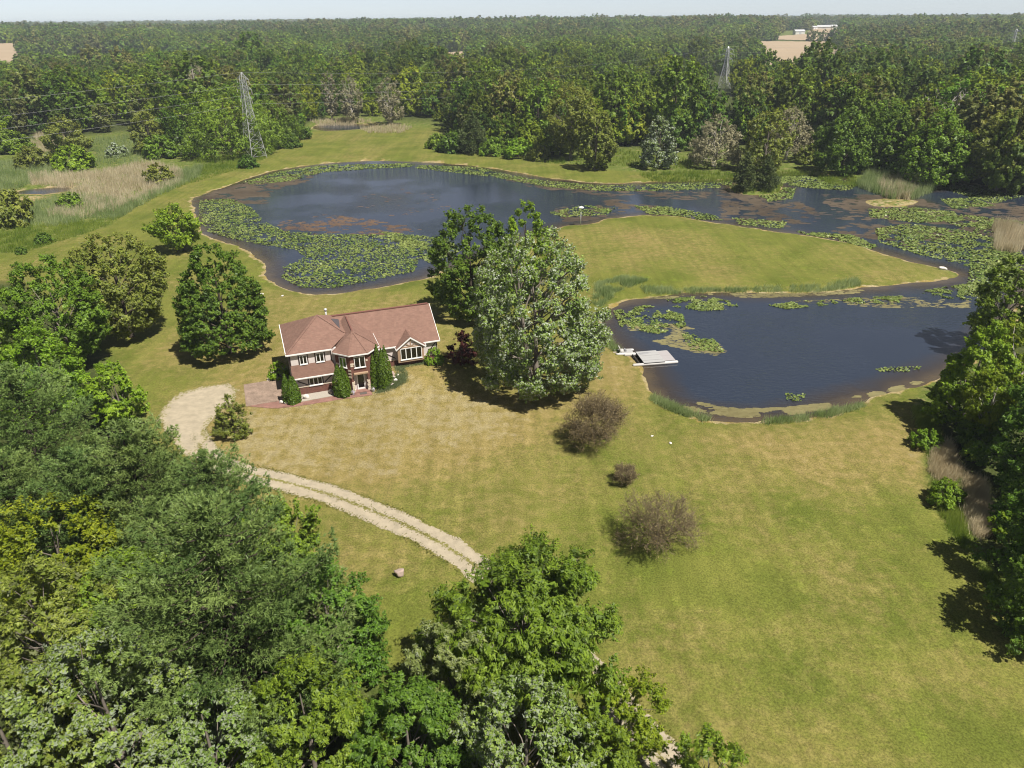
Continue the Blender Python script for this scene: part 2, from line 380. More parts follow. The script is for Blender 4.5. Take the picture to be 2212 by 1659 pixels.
# ------------------------------------------------------------------ pond water
def water_material():
    m, n, l, b = new_mat('water'); b.inputs['Roughness'].default_value = 0.06; b.inputs['IOR'].default_value = 1.33; b.inputs['Specular IOR Level'].default_value = 0.75
    at = n.new('ShaderNodeAttribute'); at.attribute_name = 'deep'
    geo = n.new('ShaderNodeNewGeometry'); nz = n.new('ShaderNodeTexNoise'); nz.inputs['Scale'].default_value = 0.35; nz.inputs['Detail'].default_value = 5; l.new(geo.outputs['Position'], nz.inputs['Vector'])
    ma = n.new('ShaderNodeMath'); ma.operation = 'MULTIPLY_ADD'; ma.inputs[1].default_value = 3.0; l.new(nz.outputs['Fac'], ma.inputs[0]); l.new(at.outputs['Fac'], ma.inputs[2])
    cr = n.new('ShaderNodeValToRGB'); mr = n.new('ShaderNodeMapRange'); mr.inputs['From Min'].default_value = 1.5; mr.inputs['From Max'].default_value = 6.5; l.new(ma.outputs[0], mr.inputs['Value']); l.new(mr.outputs[0], cr.inputs[0])
    e = cr.color_ramp.elements; e[0].position = 0; e[0].color = (0.070, 0.051, 0.028, 1); e[1].position = 1; e[1].color = (0.020, 0.027, 0.043, 1)
    k = cr.color_ramp.elements.new(0.35); k.color = (0.034, 0.027, 0.022, 1)
    l.new(cr.outputs[0], b.inputs['Base Color'])
    mp = n.new('ShaderNodeMapping'); mp.inputs['Rotation'].default_value = (0, 0, math.radians(-28)); mp.inputs['Scale'].default_value = (0.9, 2.4, 1); l.new(geo.outputs['Position'], mp.inputs['Vector'])
    w1 = n.new('ShaderNodeTexNoise'); w1.inputs['Scale'].default_value = 1.5; w1.inputs['Detail'].default_value = 3; l.new(mp.outputs[0], w1.inputs['Vector'])
    gust = n.new('ShaderNodeTexNoise'); gust.inputs['Scale'].default_value = 0.045; gust.inputs['Detail'].default_value = 3; l.new(geo.outputs['Position'], gust.inputs['Vector'])
    g2 = n.new('ShaderNodeMapRange'); g2.inputs['From Min'].default_value = 0.42; g2.inputs['From Max'].default_value = 0.6; g2.inputs['To Min'].default_value = 0.12; g2.inputs['To Max'].default_value = 0.7; l.new(gust.outputs['Fac'], g2.inputs['Value'])
    bp = n.new('ShaderNodeBump'); bp.inputs['Distance'].default_value = 0.16; l.new(g2.outputs[0], bp.inputs['Strength']); l.new(w1.outputs['Fac'], bp.inputs['Height']); l.new(bp.outputs[0], b.inputs['Normal'])
    return m
def water_sheet(name, x0, x1, y0, y1, s, pg_sd):
    ax = np.arange(x0, x1, s); ay = np.arange(y0, y1, s); A, B = np.meshgrid(ax, ay); a, b_ = A.ravel(), B.ravel(); sd = pg_sd(a, b_)
    ii = np.arange(len(a)).reshape(len(ay), len(ax)); q = np.stack([ii[:-1, :-1], ii[:-1, 1:], ii[1:, 1:], ii[1:, :-1]], -1).reshape(-1, 4)
    q = q[(sd[q].min(1) < 1.0)]; used, inv = np.unique(q, return_inverse=True); q = inv.reshape(-1, 4)
    me = mesh_np(name, np.stack([a[used], b_[used], np.full(len(used), ZW)], -1), q, M_WATER, attrs=dict(deep=np.clip(-sd[used], -1, 30)))
    return add(name, me, kind='structure')
M_WATER = water_material()
big_sd = lambda x, y: np.maximum(np.maximum(sdist(x, y, big_pond), -sdist(x, y, islet)), -sdist(x, y, shoal))
lo2, hi2 = big_pond.min(0), big_pond.max(0)
water_sheet('pond_water', lo2[0] - 2, hi2[0] + 2, lo2[1] - 2, hi2[1] + 2, 1.2, big_sd)
lo2, hi2 = marsh_pool.min(0), marsh_pool.max(0)
water_sheet('marsh_pool_water', lo2[0] - 2, hi2[0] + 2, lo2[1] - 2, hi2[1] + 2, 1.0, lambda x, y: sdist(x, y, marsh_pool))
lo2, hi2 = far_pool.min(0), far_pool.max(0)
water_sheet('far_pool_water', lo2[0] - 2, hi2[0] + 2, lo2[1] - 2, hi2[1] + 2, 1.5, lambda x, y: sdist(x, y, far_pool))

# ------------------------------------------------------------------ driveway, parking area, apron, path
def gravel_material(name, strip):
    m, n, l, b = new_mat(name); b.inputs['Roughness'].default_value = 0.95; b.inputs['Specular IOR Level'].default_value = 0.1
    geo = n.new('ShaderNodeNewGeometry')
    def nz(s, d=5, r=.6):
        t = n.new('ShaderNodeTexNoise'); t.inputs['Scale'].default_value = s; t.inputs['Detail'].default_value = d; t.inputs['Roughness'].default_value = r; l.new(geo.outputs['Position'], t.inputs['Vector']); return t.outputs['Fac']
    f, g, w = nz(12, 4, .75), nz(1.3), nz(4, 5, .7)
    mx = n.new('ShaderNodeMix'); mx.data_type = 'RGBA'; mx.inputs['A'].default_value = (0.25, 0.21, 0.145, 1); mx.inputs['B'].default_value = (0.41, 0.355, 0.265, 1); l.new(f, mx.inputs['Factor'])
    m2 = n.new('ShaderNodeMix'); m2.data_type = 'RGBA'; m2.blend_type = 'MULTIPLY'; m2.inputs['Factor'].default_value = .5
    r2 = n.new('ShaderNodeMapRange'); r2.inputs['From Min'].default_value = .3; r2.inputs['From Max'].default_value = .7; r2.inputs['To Min'].default_value = .6; r2.inputs['To Max'].default_value = 1.2; l.new(g, r2.inputs['Value'])
    l.new(mx.outputs['Result'], m2.inputs['A']); l.new(r2.outputs[0], m2.inputs['B'])
    at = n.new('ShaderNodeAttribute'); at.attribute_name = 'weed'
    ad = n.new('ShaderNodeMath'); l.new(at.outputs['Fac'], ad.inputs[0]); s2 = n.new('ShaderNodeMapRange'); s2.inputs['From Min'].default_value = .3; s2.inputs['From Max'].default_value = .7; s2.inputs['To Min'].default_value = -.5; s2.inputs['To Max'].default_value = .5; l.new(w, s2.inputs['Value']); l.new(s2.outputs[0], ad.inputs[1])
    st = n.new('ShaderNodeMapRange'); st.inputs['From Min'].default_value = .42; st.inputs['From Max'].default_value = .6; l.new(ad.outputs[0], st.inputs['Value'])
    m3 = n.new('ShaderNodeMix'); m3.data_type = 'RGBA'; m3.inputs['B'].default_value = (0.16, 0.148, 0.045, 1); l.new(m2.outputs['Result'], m3.inputs['A']); l.new(st.outputs[0], m3.inputs['Factor'])
    l.new(m3.outputs['Result'], b.inputs['Base Color'])
    bp = n.new('ShaderNodeBump'); bp.inputs['Strength'].default_value = .5; bp.inputs['Distance'].default_value = .03; l.new(f, bp.inputs['Height']); l.new(bp.outputs[0], b.inputs['Normal'])
    return m
M_GRAVEL = gravel_material('gravel', True)
def open_curve(pts, step):
    pts = np.array(pts); ext = np.vstack([2 * pts[0] - pts[1], pts, 2 * pts[-1] - pts[-2]]); out = []
    for i in range(1, len(ext) - 2):
        p0, p1, p2, p3 = ext[i - 1:i + 3]; k = max(2, int(np.linalg.norm(p2 - p1) / step))
        for j in range(k):
            t = j / k; out.append(0.5 * ((2 * p1) + (-p0 + p2) * t + (2 * p0 - 5 * p1 + 4 * p2 - p3) * t * t + (-p0 + 3 * p1 - 3 * p2 + p3) * t ** 3))
    out.append(pts[-1]); return np.array(out)
dpts = open_curve(poly([(1560, 1850), (1490, 1720), (1410, 1612), (1345, 1535), (1290, 1470), (1240, 1408), (1180, 1345), (1090, 1272), (1000, 1207), (920, 1158), (830, 1115), (730, 1075), (630, 1046), (540, 1024), (480, 1003), (436, 972), (415, 935)]), 0.3)
tn = np.gradient(dpts, axis=0); tn /= np.linalg.norm(tn, axis=1)[:, None]; nm = np.stack([-tn[:, 1], tn[:, 0]], -1)
g_edge = np.random.default_rng(4).random(997); ii = np.arange(len(dpts)); cols = 13; vv = []; weed = []
for k in range(cols):
    s = -1 + 2 * k / (cols - 1); hw = 1.36 + (fbm(ii * 0.11 + 9 * (s > 0), ii * 0 + 3.3, 3) - .5) * 0.7
    if k in (0, cols - 1): hw = hw + (g_edge[ii % 997] - .5) * 0.22
    q = dpts + nm * (s * hw)[:, None]
    vv.append(np.column_stack([q, gz(q[:, 0], q[:, 1]) + 0.018 + .03 * (1 - abs(s)) * (abs(s) < .3)]))
    weed.append(np.full(len(dpts), max(0, 1 - abs(s) / .34) * 0.95 + 0.75 * max(0, (abs(s) - .72) / .28)) * 0.78)
vv = np.array(vv).transpose(1, 0, 2).reshape(-1, 3); weed = np.array(weed).T.ravel()
fi = np.arange(len(dpts) * cols).reshape(len(dpts), cols)
add('driveway', mesh_np('driveway', vv, np.stack([fi[:-1, :-1], fi[:-1, 1:], fi[1:, 1:], fi[1:, :-1]], -1).reshape(-1, 4), M_GRAVEL, attrs=dict(weed=weed)), kind='structure')
park = closed_curve(poly([(343, 912), (350, 884), (385, 853), (430, 838), (490, 830), (512, 842), (508, 868), (490, 884), (466, 902), (447, 930), (440, 975), (418, 990), (392, 985), (372, 955), (352, 932)]), 14)
park = park + (np.stack([vnoise(np.arange(len(park)) * .55, np.zeros(len(park)) + 2), vnoise(np.arange(len(park)) * .55, np.zeros(len(park)) + 7)], -1) - .5) * 0.7
gx2, gy2 = np.meshgrid(np.arange(park[:, 0].min() - .5, park[:, 0].max() + .5, .22), np.arange(park[:, 1].min() - .5, park[:, 1].max() + .5, .22)); a, b_ = gx2.ravel(), gy2.ravel()
sdp = sdist(a, b_, park); i2 = np.arange(len(a)).reshape(gx2.shape); q = np.stack([i2[:-1, :-1], i2[:-1, 1:], i2[1:, 1:], i2[1:, :-1]], -1).reshape(-1, 4); q = q[sdp[q].max(1) < 0.05]
us, inv = np.unique(q, return_inverse=True)
add('parking_area', mesh_np('parking_area', np.column_stack([a[us], b_[us], gz(a[us], b_[us]) + 0.06]), inv.reshape(-1, 4), M_GRAVEL, attrs=dict(weed=.55 * (1 - smooth(.1, 1.3, -sdp[us])))), kind='structure')

def brick_material(name, c1, c2, mortar, scale, rowh=.25, bw=.5, rot=0.0, msize=.02):
    m, n, l, b = new_mat(name); b.inputs['Roughness'].default_value = 0.9; b.inputs['Specular IOR Level'].default_value = .15
    tc = n.new('ShaderNodeTexCoord'); mp = n.new('ShaderNodeMapping'); mp.inputs['Rotation'].default_value = (0, 0, rot); l.new(tc.outputs['UV' if name.startswith('wall') else 'Object'], mp.inputs['Vector'])
    bk = n.new('ShaderNodeTexBrick'); bk.inputs['Scale'].default_value = scale; bk.inputs['Color1'].default_value = (*c1, 1); bk.inputs['Color2'].default_value = (*c2, 1); bk.inputs['Mortar'].default_value = (*mortar, 1)
    bk.inputs['Mortar Size'].default_value = msize; bk.inputs['Row Height'].default_value = rowh; bk.inputs['Brick Width'].default_value = bw; l.new(mp.outputs[0], bk.inputs['Vector'])
    nz = n.new('ShaderNodeTexNoise'); nz.inputs['Scale'].default_value = 1.2; nz.inputs['Detail'].default_value = 6; l.new(tc.outputs['Object'], nz.inputs['Vector'])
    r2 = n.new('ShaderNodeMapRange'); r2.inputs['From Min'].default_value = .3; r2.inputs['From Max'].default_value = .7; r2.inputs['To Min'].default_value = .7; r2.inputs['To Max'].default_value = 1.25; l.new(nz.outputs['Fac'], r2.inputs['Value'])
    mx = n.new('ShaderNodeMix'); mx.data_type = 'RGBA'; mx.blend_type = 'MULTIPLY'; mx.inputs['Factor'].default_value = .8; l.new(bk.outputs['Color'], mx.inputs['A']); l.new(r2.outputs[0], mx.inputs['B']); l.new(mx.outputs['Result'], b.inputs['Base Color'])
    bp = n.new('ShaderNodeBump'); bp.inputs['Strength'].default_value = .6; bp.inputs['Distance'].default_value = .01; bp.invert = True; l.new(bk.outputs['Fac'], bp.inputs['Height']); l.new(bp.outputs[0], b.inputs['Normal'])
    return m
M_APRON = brick_material('paver', (0.262, 0.188, 0.145), (0.20, 0.144, 0.112), (0.25, 0.21, 0.15), 4.0, .4, .8, math.radians(65))
M_PATH = brick_material('path_brick', (0.25, 0.13, 0.105), (0.20, 0.108, 0.088), (0.22, 0.16, 0.12), 4.0, .4, .8, math.radians(20))
def draped(name, uvs, dz, mat, th=None):
    pts = []
    for i in range(len(uvs)):
        a = np.array(uvs[i]); b2 = np.array(uvs[(i + 1) % len(uvs)]); k = max(1, int(np.linalg.norm(b2 - a) / .5))
        pts += [a + (b2 - a) * j / k for j in range(k)]
    v = [(*h_pt(*p), 0) for p in pts]; v = [(p[0] + rng.normal(0, .02), p[1] + rng.normal(0, .02), gz1(p[0], p[1]) + dz) for p in v]
    mbx = MB(); n_ = len(v); mbx.raw(v + [(p[0], p[1], p[2] - dz - .05) for p in v], [tuple(range(n_))] + [(i, n_ + i, n_ + (i + 1) % n_, (i + 1) % n_) for i in range(n_)])
    return mbx.build(name, mat, kind='structure')
draped('brick_apron', [(-5.6, -.7), (-.05, -.7), (-.05, 5.2), (-1.5, 5.35), (-5.7, 5.3)], 0.075, M_APRON)
draped('brick_path', [(-5.4, -.72), (-3.4, -1.9), (-2.2, -2.45), (-.2, -2.75), (4.5, -2.85), (8.7, -3.1), (8.75, -1.86), (6.65, -1.86), (6.5, -2.1), (4.5, -1.75), (.6, -1.9), (-1.0, -1.75), (-1.4, -.72)], 0.05, M_PATH)
# ------------------------------------------------------------------ house
def wall_brick():
    m, n, l, b = new_mat('wall_brick'); b.inputs['Roughness'].default_value = 0.9; b.inputs['Specular IOR Level'].default_value = .15
    tc = n.new('ShaderNodeTexCoord'); sp = n.new('ShaderNodeSeparateXYZ'); l.new(tc.outputs['Object'], sp.inputs[0])
    ad = n.new('ShaderNodeMath'); l.new(sp.outputs[0], ad.inputs[0]); l.new(sp.outputs[1], ad.inputs[1]); cb = n.new('ShaderNodeCombineXYZ'); l.new(ad.outputs[0], cb.inputs[0]); l.new(sp.outputs[2], cb.inputs[1])
    bk = n.new('ShaderNodeTexBrick'); bk.inputs['Scale'].default_value = 1.0; bk.inputs['Brick Width'].default_value = .21; bk.inputs['Row Height'].default_value = .075; bk.inputs['Mortar Size'].default_value = .006
    bk.inputs['Color1'].default_value = (.165, .062, .044, 1); bk.inputs['Color2'].default_value = (.105, .042, .032, 1); bk.inputs['Mortar'].default_value = (.22, .16, .13, 1); l.new(cb.outputs[0], bk.inputs['Vector'])
    l.new(bk.outputs['Color'], b.inputs['Base Color'])
    bp = n.new('ShaderNodeBump'); bp.inputs['Strength'].default_value = .5; bp.inputs['Distance'].default_value = .008; bp.invert = True; l.new(bk.outputs['Fac'], bp.inputs['Height']); l.new(bp.outputs[0], b.inputs['Normal'])
    return m
def shingles():
    m, n, l, b = new_mat('shingle'); b.inputs['Roughness'].default_value = .92; b.inputs['Specular IOR Level'].default_value = .12
    tc = n.new('ShaderNodeTexCoord'); sp = n.new('ShaderNodeSeparateXYZ'); l.new(tc.outputs['Object'], sp.inputs[0])
    ad = n.new('ShaderNodeMath'); l.new(sp.outputs[0], ad.inputs[0]); l.new(sp.outputs[1], ad.inputs[1]); cb = n.new('ShaderNodeCombineXYZ'); l.new(ad.outputs[0], cb.inputs[0]); l.new(sp.outputs[2], cb.inputs[1])
    bk = n.new('ShaderNodeTexBrick'); bk.inputs['Scale'].default_value = 1.0; bk.inputs['Brick Width'].default_value = .30; bk.inputs['Row Height'].default_value = .082; bk.inputs['Mortar Size'].default_value = .006; bk.inputs['Bias'].default_value = -.1
    bk.inputs['Color1'].default_value = (.208, .126, .095, 1); bk.inputs['Color2'].default_value = (.172, .104, .08, 1); bk.inputs['Mortar'].default_value = (.20, .10, .085, 1); l.new(cb.outputs[0], bk.inputs['Vector'])
    nz = n.new('ShaderNodeTexNoise'); nz.inputs['Scale'].default_value = 1.1; nz.inputs['Detail'].default_value = 7; nz.inputs['Roughness'].default_value = .7; l.new(tc.outputs['Object'], nz.inputs['Vector'])
    r2 = n.new('ShaderNodeMapRange'); r2.inputs['From Min'].default_value = .3; r2.inputs['From Max'].default_value = .7; r2.inputs['To Min'].default_value = .86; r2.inputs['To Max'].default_value = 1.12; l.new(nz.outputs['Fac'], r2.inputs['Value'])
    mx = n.new('ShaderNodeMix'); mx.data_type = 'RGBA'; mx.blend_type = 'MULTIPLY'; mx.inputs['Factor'].default_value = 1; l.new(bk.outputs['Color'], mx.inputs['A']); l.new(r2.outputs[0], mx.inputs['B']); l.new(mx.outputs['Result'], b.inputs['Base Color'])
    bp = n.new('ShaderNodeBump'); bp.inputs['Strength'].default_value = .7; bp.inputs['Distance'].default_value = .015; bp.invert = True; l.new(bk.outputs['Fac'], bp.inputs['Height']); l.new(bp.outputs[0], b.inputs['Normal'])
    return m
def glass():
    m, n, l, b = new_mat('window_glass'); n.remove(b)
    fr = n.new('ShaderNodeFresnel'); fr.inputs['IOR'].default_value = 1.5; tr = n.new('ShaderNodeBsdfTransparent'); tr.inputs[0].default_value = (.75, .78, .78, 1); gl = n.new('ShaderNodeBsdfGlossy'); gl.inputs['Roughness'].default_value = .03
    ms = n.new('ShaderNodeMixShader'); l.new(fr.outputs[0], ms.inputs[0]); l.new(tr.outputs[0], ms.inputs[1]); l.new(gl.outputs[0], ms.inputs[2]); l.new(ms.outputs[0], n['Material Output'].inputs['Surface'])
    return m
M_BRICK, M_SHINGLE, M_GLASS = wall_brick(), shingles(), glass()
M_STUCCO = plain('stucco', (.58, .515, .49), .9, .15, .07, 6, bump=.15); M_TIMBER = plain('dark_timber', (.045, .026, .022), .75, .25, .25, 8)
M_TAN = plain('tan_timber', (.33, .225, .148), .75, .25, .12, 7); M_WHITE = plain('white_trim', (.74, .73, .71), .5, .4, .05, 5)
M_DARK = plain('painted_room_dark', (.018, .016, .015), .9, .1); M_BLIND = plain('blind', (.20, .20, .205), .8, .2, .1, 12); M_CREAM = plain('cream_stone', (.56, .475, .375), .85, .2, .15, 6, bump=.2)  # M_DARK paints the darkness of the rooms behind the glass
M_CAP = plain('ridge_cap', (.16, .075, .06), .9, .1, .2, 5); M_FLAT = plain('dark_roofing', (.072, .062, .066), .8, .25, .2, 4); M_METAL = plain('galvanised', (.55, .55, .54), .45, .5, .1, 5, metal=.3)
M_CONC = plain('concrete', (.38, .35, .31), .9, .15, .15, 4, bump=.2)
house = thing('house', 'reddish-roofed brick and stucco house with an octagonal entry turret beside the gravel drive', 'house', (HO[0], HO[1], 0), HA)
class LB(MB):
    """boxes on a wall: o origin, t along the wall, n outward"""
    def on(s, o, t, n): s.o = np.array(o, float); s.t = np.array(t, float); s.n = np.array(n, float); return s
    def p(s, a, b, d): return s.o + s.t * a + np.array((0, 0, 1.0)) * b + s.n * d
    def ob(s, a0, a1, b0, b1, d0, d1):
        v = [s.p(a, b, d) for d in (d0, d1) for a, b in ((a0, b0), (a1, b0), (a1, b1), (a0, b1))]
        return s.raw(v, [(0, 1, 2, 3), (7, 6, 5, 4), (0, 4, 5, 1), (1, 5, 6, 2), (2, 6, 7, 3), (3, 7, 4, 0)])
    def beam(s, a0, b0, a1, b1, w, d0, d1):
        dx, dz = a1 - a0, b1 - b0; L = math.hypot(dx, dz); px, pz = -dz / L * w / 2, dx / L * w / 2
        q = [(a0 + px, b0 + pz), (a0 - px, b0 - pz), (a1 - px, b1 - pz), (a1 + px, b1 + pz)]
        v = [s.p(a, b, d) for d in (d0, d1) for a, b in q]
        return s.raw(v, [(0, 1, 2, 3), (7, 6, 5, 4), (0, 4, 5, 1), (1, 5, 6, 2), (2, 6, 7, 3), (3, 7, 4, 0)])
def window(o, t, n, a0, a1, b0, b1, k, blind=.45, sill=True, frame=M_WHITE, drop=0.07):
    w = LB().on(o, t, n); f = .07
    w.ob(a0, a1, b1 - f, b1, .003, .09); w.ob(a0, a1, b0, b0 + f, .003, .09); w.ob(a0, a0 + f, b0 + f, b1 - f, .003, .09); w.ob(a1 - f, a1, b0 + f, b1 - f, .003, .09)
    pw = (a1 - a0) / k
    for i in range(1, k): w.ob(a0 + pw * i - .05, a0 + pw * i + .05, b0 + f, b1 - f, .004, .085)
    wo = w.build('window', frame, house)
    if sill: LB().on(o, t, n).ob(a0 - .06, a1 + .06, b0 - drop, b0 - .002, .002, .14).build('sill', frame, wo)
    LB().on(o, t, n).ob(a0 + .02, a1 - .02, b0 + .02, b1 - .02, .002, .010).build('dark_backing_board', M_DARK, wo)  # dark board on the solid wall stands in for the unlit room
    for i in range(k):
        x0 = a0 + pw * i + (f if i == 0 else .05); x1 = a0 + pw * (i + 1) - (f if i == k - 1 else .05)
        if blind: LB().on(o, t, n).ob(x0 + .01, x1 - .01, b1 - f - (b1 - b0 - 2 * f) * (blind + .06 * ((i * 7) % 3 - 1)), b1 - f, .014, .022).build('blind', M_BLIND, wo)
        LB().on(o, t, n).ob(x0, x1, b0 + f, b1 - f, .045, .055).build('pane', M_GLASS, wo)
    return wo
FR = ((1, 0, 0), (0, -1, 0))                           # front wall: along +u, outward -v
# left wing
MB().box(0, 7.0, 0.0, 9.5, -.3, 1.0).build('lower_wall', M_BRICK, house)
MB().box(.02, 7.0, .03, 9.48, 1.003, 5.42).build('upper_wall', M_STUCCO, house)
LB().on((0, 0, 0), *FR).ob(0, 4.9, 1.004, 1.12, -.01, .05).build('band_course', M_CREAM, house)
window((0, 0.03, 0), *FR, 1.13, 1.96, 3.98, 5.12, 2, .55); window((0, 0.03, 0), *FR, 3.02, 3.92, 3.98, 5.12, 2, .5); window((0, 0.03, 0), *FR, 1.85, 3.36, 1.10, 2.05, 3, 0, drop=.1)
for a in (0.06, 1.03, 2.06, 2.92, 4.02, 4.75):
    LB().on((0, .03, 0), *FR).ob(a - .055, a + .055, 3.93, 5.36, .002, .035).build('timber', M_TIMBER, house)
for a in (1.76, 3.46): LB().on((0, .03, 0), *FR).ob(a - .06, a + .06, 1.13, 2.2, .002, .035).build('timber', M_TIMBER, house)
for q in ((.55, 1.85, 1.62, 1.22), (3.62, 1.25, 4.55, 2.02)): LB().on((0, .03, 0), *FR).beam(*q, .12, .002, .03).build('timber', M_TIMBER, house)
LT = ((0, -1, 0), (-1, 0, 0))                          # left side wall
lw = LB().on((0.02, 9.48, 0), *LT)
lw.ob(3.0, 8.2, .02, 2.25, .002, .05).build('garage_door', M_CREAM, house)
for a in (.1, 2.4, 4.7, 7.0, 9.35): LB().on((.02, 9.48, 0), *LT).ob(a - .06, a + .06, 2.45, 5.36, .002, .035).build('timber', M_TIMBER, house)
MB().slab([(-.0, -.58, 2.5), (4.95, -.58, 2.5), (4.95, .02, 3.96), (-.0, .02, 3.96)], .10).build('skirt_roof', M_SHINGLE, house)
MB().box(-.02, 4.97, -.66, -.56, 2.36, 2.5).build('gutter', M_WHITE, house)
MB().box(-.05, -.008, -.58, .02, 2.36, 2.52).build('return_board', M_WHITE, house)
# pyramid roof
Ap = (4.13, 4.75, 8.05); ZE = 5.45
MB().slab([(-.30, -.26, 5.53), (4.85, -.26, 5.53), (6.95, 1.57, 6.455), Ap], .12).slab([(-.30, -.26, 5.53), Ap, (-.30, 9.76, 5.53)], .12).slab([(-.30, 9.76, 5.53), Ap, (8.56, 9.76, 5.53)], .12).slab([(6.95, 1.57, 6.455), (8.56, 1.57, 5.54), (8.56, 9.76, 5.53), Ap], .12).build('hip_roof', M_SHINGLE, house)
MB().box(-.35, 4.9, -.33, -.24, 5.36, 5.52).build('gutter', M_WHITE, house); MB().box(-.38, -.28, -.33, 9.82, 5.36, 5.522).build('gutter', M_WHITE, house)
MB().box(-.27, 4.85, -.24, 0.02, 5.385, 5.41).build('soffit', M_WHITE, house)
for a, b_ in (((-.27, -.22, 5.555), Ap), (Ap, (6.85, 1.68, 6.52))): MB().bar(np.array(a) + (0, 0, .02), np.array(b_) + (0, 0, .02), .24, .035).build('ridge_cap', M_SHINGLE, house)
t3 = [(5.75, 5.2), (6.78, 6.2), (6.42, 2.55)]
MB().slab([(u, v, 8.05 - .5677 * (u - 4.13) + .045) for u, v in t3], .05).build('dark_roof_patch', M_FLAT, house)
MB().tube([(5.45, 8.0, 5.9), (5.45, 8.0, 7.25)], .11, 10).tube([(5.45, 8.0, 7.25), (5.45, 8.0, 7.29), (5.45, 8.0, 7.5), (5.45, 8.0, 7.56)], [.11, .2, .2, .03], 10).build('flue_pipe', M_METAL, house, True)
# turret
TC = np.array((7.70, .72)); AP_W, AP_E = 2.5, 2.76
def octa(ap):
    r = ap / math.cos(math.pi / 8); return [(TC[0] + r * math.cos(math.radians(-112.5 + 45 * k)), TC[1] + r * math.sin(math.radians(-112.5 + 45 * k))) for k in range(8)]
ow, oe = octa(AP_W), octa(AP_E)                        # 0-1 front edge, 1-2 front right ... 7-0 front left
mbw = MB()
for k in (1, 2, 6, 7):
    a, b_ = ow[k], ow[(k + 1) % 8]; mbw.raw([(*a, -.3), (*b_, -.3), (*b_, 5.05), (*a, 5.05)], [(0, 1, 2, 3)])
mbw.build('turret_wall', M_BRICK, house)
fu0, fu1, fv = ow[0][0], ow[1][0], ow[0][1]
LB().on((0, fv, 0), *FR).ob(fu0, fu1, 2.62, 5.05, -.25, 0).ob(fu0, fu0 + .2, -.3, 2.62, -.6, 0).ob(fu1 - .2, fu1, -.3, 2.62, -.6, 0).build('turret_front_wall', M_BRICK, house)
LB().on((0, fv, 0), *FR).ob(fu0 + .2, fu1 - .2, .15, 2.62, -.62, -.55).build('entry_wall', M_STUCCO, house)
LB().on((0, fv, 0), *FR).ob(fu0 + .03, fu1 - .03, -.2, .15, -.62, .28).build('doorstep', M_PATH, house)
LB().on((0, fv, 0), *FR).ob(6.95, 8.62, 2.50, 2.66, .003, .34).build('door_canopy', M_TAN, house)
db = LB().on((0, fv - -.55, 0), *FR)
db.ob(7.28, 7.40, .16, 2.28, .003, .09).ob(8.12, 8.24, .16, 2.28, .003, .09).ob(7.40, 8.12, 2.12, 2.28, .003, .09).ob(7.40, 8.12, .16, .36, .003, .07)
door = db.build('door', M_WHITE, house)
LB().on((0, fv + .55, 0), *FR).ob(7.41, 8.11, .37, 2.11, .003, .012).build('dark_backing_board', M_DARK, door); LB().on((0, fv + .55, 0), *FR).ob(7.40, 8.12, .36, 2.12, .03, .04).build('pane', M_GLASS, door); LB().on((0, fv + .55, 0), *FR).ob(8.03, 8.07, 1.1, 1.22, .05, .09).build('handle', M_METAL, door)  # dark board behind the door glass stands in for the unlit hall
for s_, x in ((1, fu0), (-1, fu1)):
    for k in range(5):
        wq = (.30, .22)[k % 2]; x0, x1 = (x - .03, x + wq) if s_ > 0 else (x - wq, x + .03)
        LB().on((0, fv, 0), *FR).ob(x0, x1, .16 + k * .27, .16 + k * .27 + .24, -.3, .035).build('quoin', M_CREAM, house)
for x0, x1, z0 in ((6.42, 7.08, 3.72), (8.5, 9.0, 3.98), (6.60, 7.0, 3.48)):
    LB().on((0, fv, 0), *FR).ob(max(x0, fu0), min(x1, fu1), z0, z0 + .2, .002, .035).build('quoin', M_CREAM, house)
window((0, fv, 0), *FR, 7.14, 8.42, 3.3, 4.72, 2, .5)
s2 = math.sqrt(.5); o7 = np.array((*ow[7], 0)); d7 = (np.array((*ow[0], 0)) - o7); L7 = np.linalg.norm(d7)
window(o7, d7 / L7, (-s2, -s2, 0), .55, 1.55, 3.3, 4.6, 2, 0)
for k in range(3): LB().on(o7, d7 / L7, (-s2, -s2, 0)).ob(L7 - .42, L7 + .02, 2.0 + k * .42, 2.22 + k * .42, .002, .035).build('quoin', M_CREAM, house)
LB().on(o7, d7 / L7, (-s2, -s2, 0)).ob(0, .45, 3.5, 3.72, .002, .035).build('quoin', M_CREAM, house)
TA = (7.62, .72, 7.0); TE = 5.08; TB = (7.62, 6.4, 7.0)
mbr = MB()
for k in (0, 1, 7): mbr.slab([(*oe[k], TE), (*oe[(k + 1) % 8], TE), TA], .11)
mbr.slab([(*oe[2], TE), (oe[2][0], 6.4, TE), TB, TA], .11).slab([(*oe[7], TE), TA, TB, (oe[7][0], 6.4, TE)], .11)
mbr.build('turret_roof', M_SHINGLE, house)
gb = MB()
for k in (0, 1, 7):
    a = np.array((*oe[k], TE - .085)); b_ = np.array((*oe[(k + 1) % 8], TE - .085)); gb.bar(a, b_, .09, .15)
gb.bar((oe[2][0], oe[2][1], TE - .085), (oe[2][0], 4.6, TE - .085), .09, .15); gb.build('gutter', M_WHITE, house)
MB().bar((TA[0], TA[1], TA[2] + .02), (TB[0], 5.6, TB[2] + .02), .16, .07).build('ridge_cap', M_CAP, house)
for k in (0, 1, 2): MB().bar(np.array((*oe[k], TE + .03)), np.array(TA) + (0, 0, .03), .22, .03).build('ridge_cap', M_SHINGLE, house)
MB().box(4.9, 10.3, 1.2, 9.0, 3.2, 5.04).build('inner_wall', M_BRICK, house)
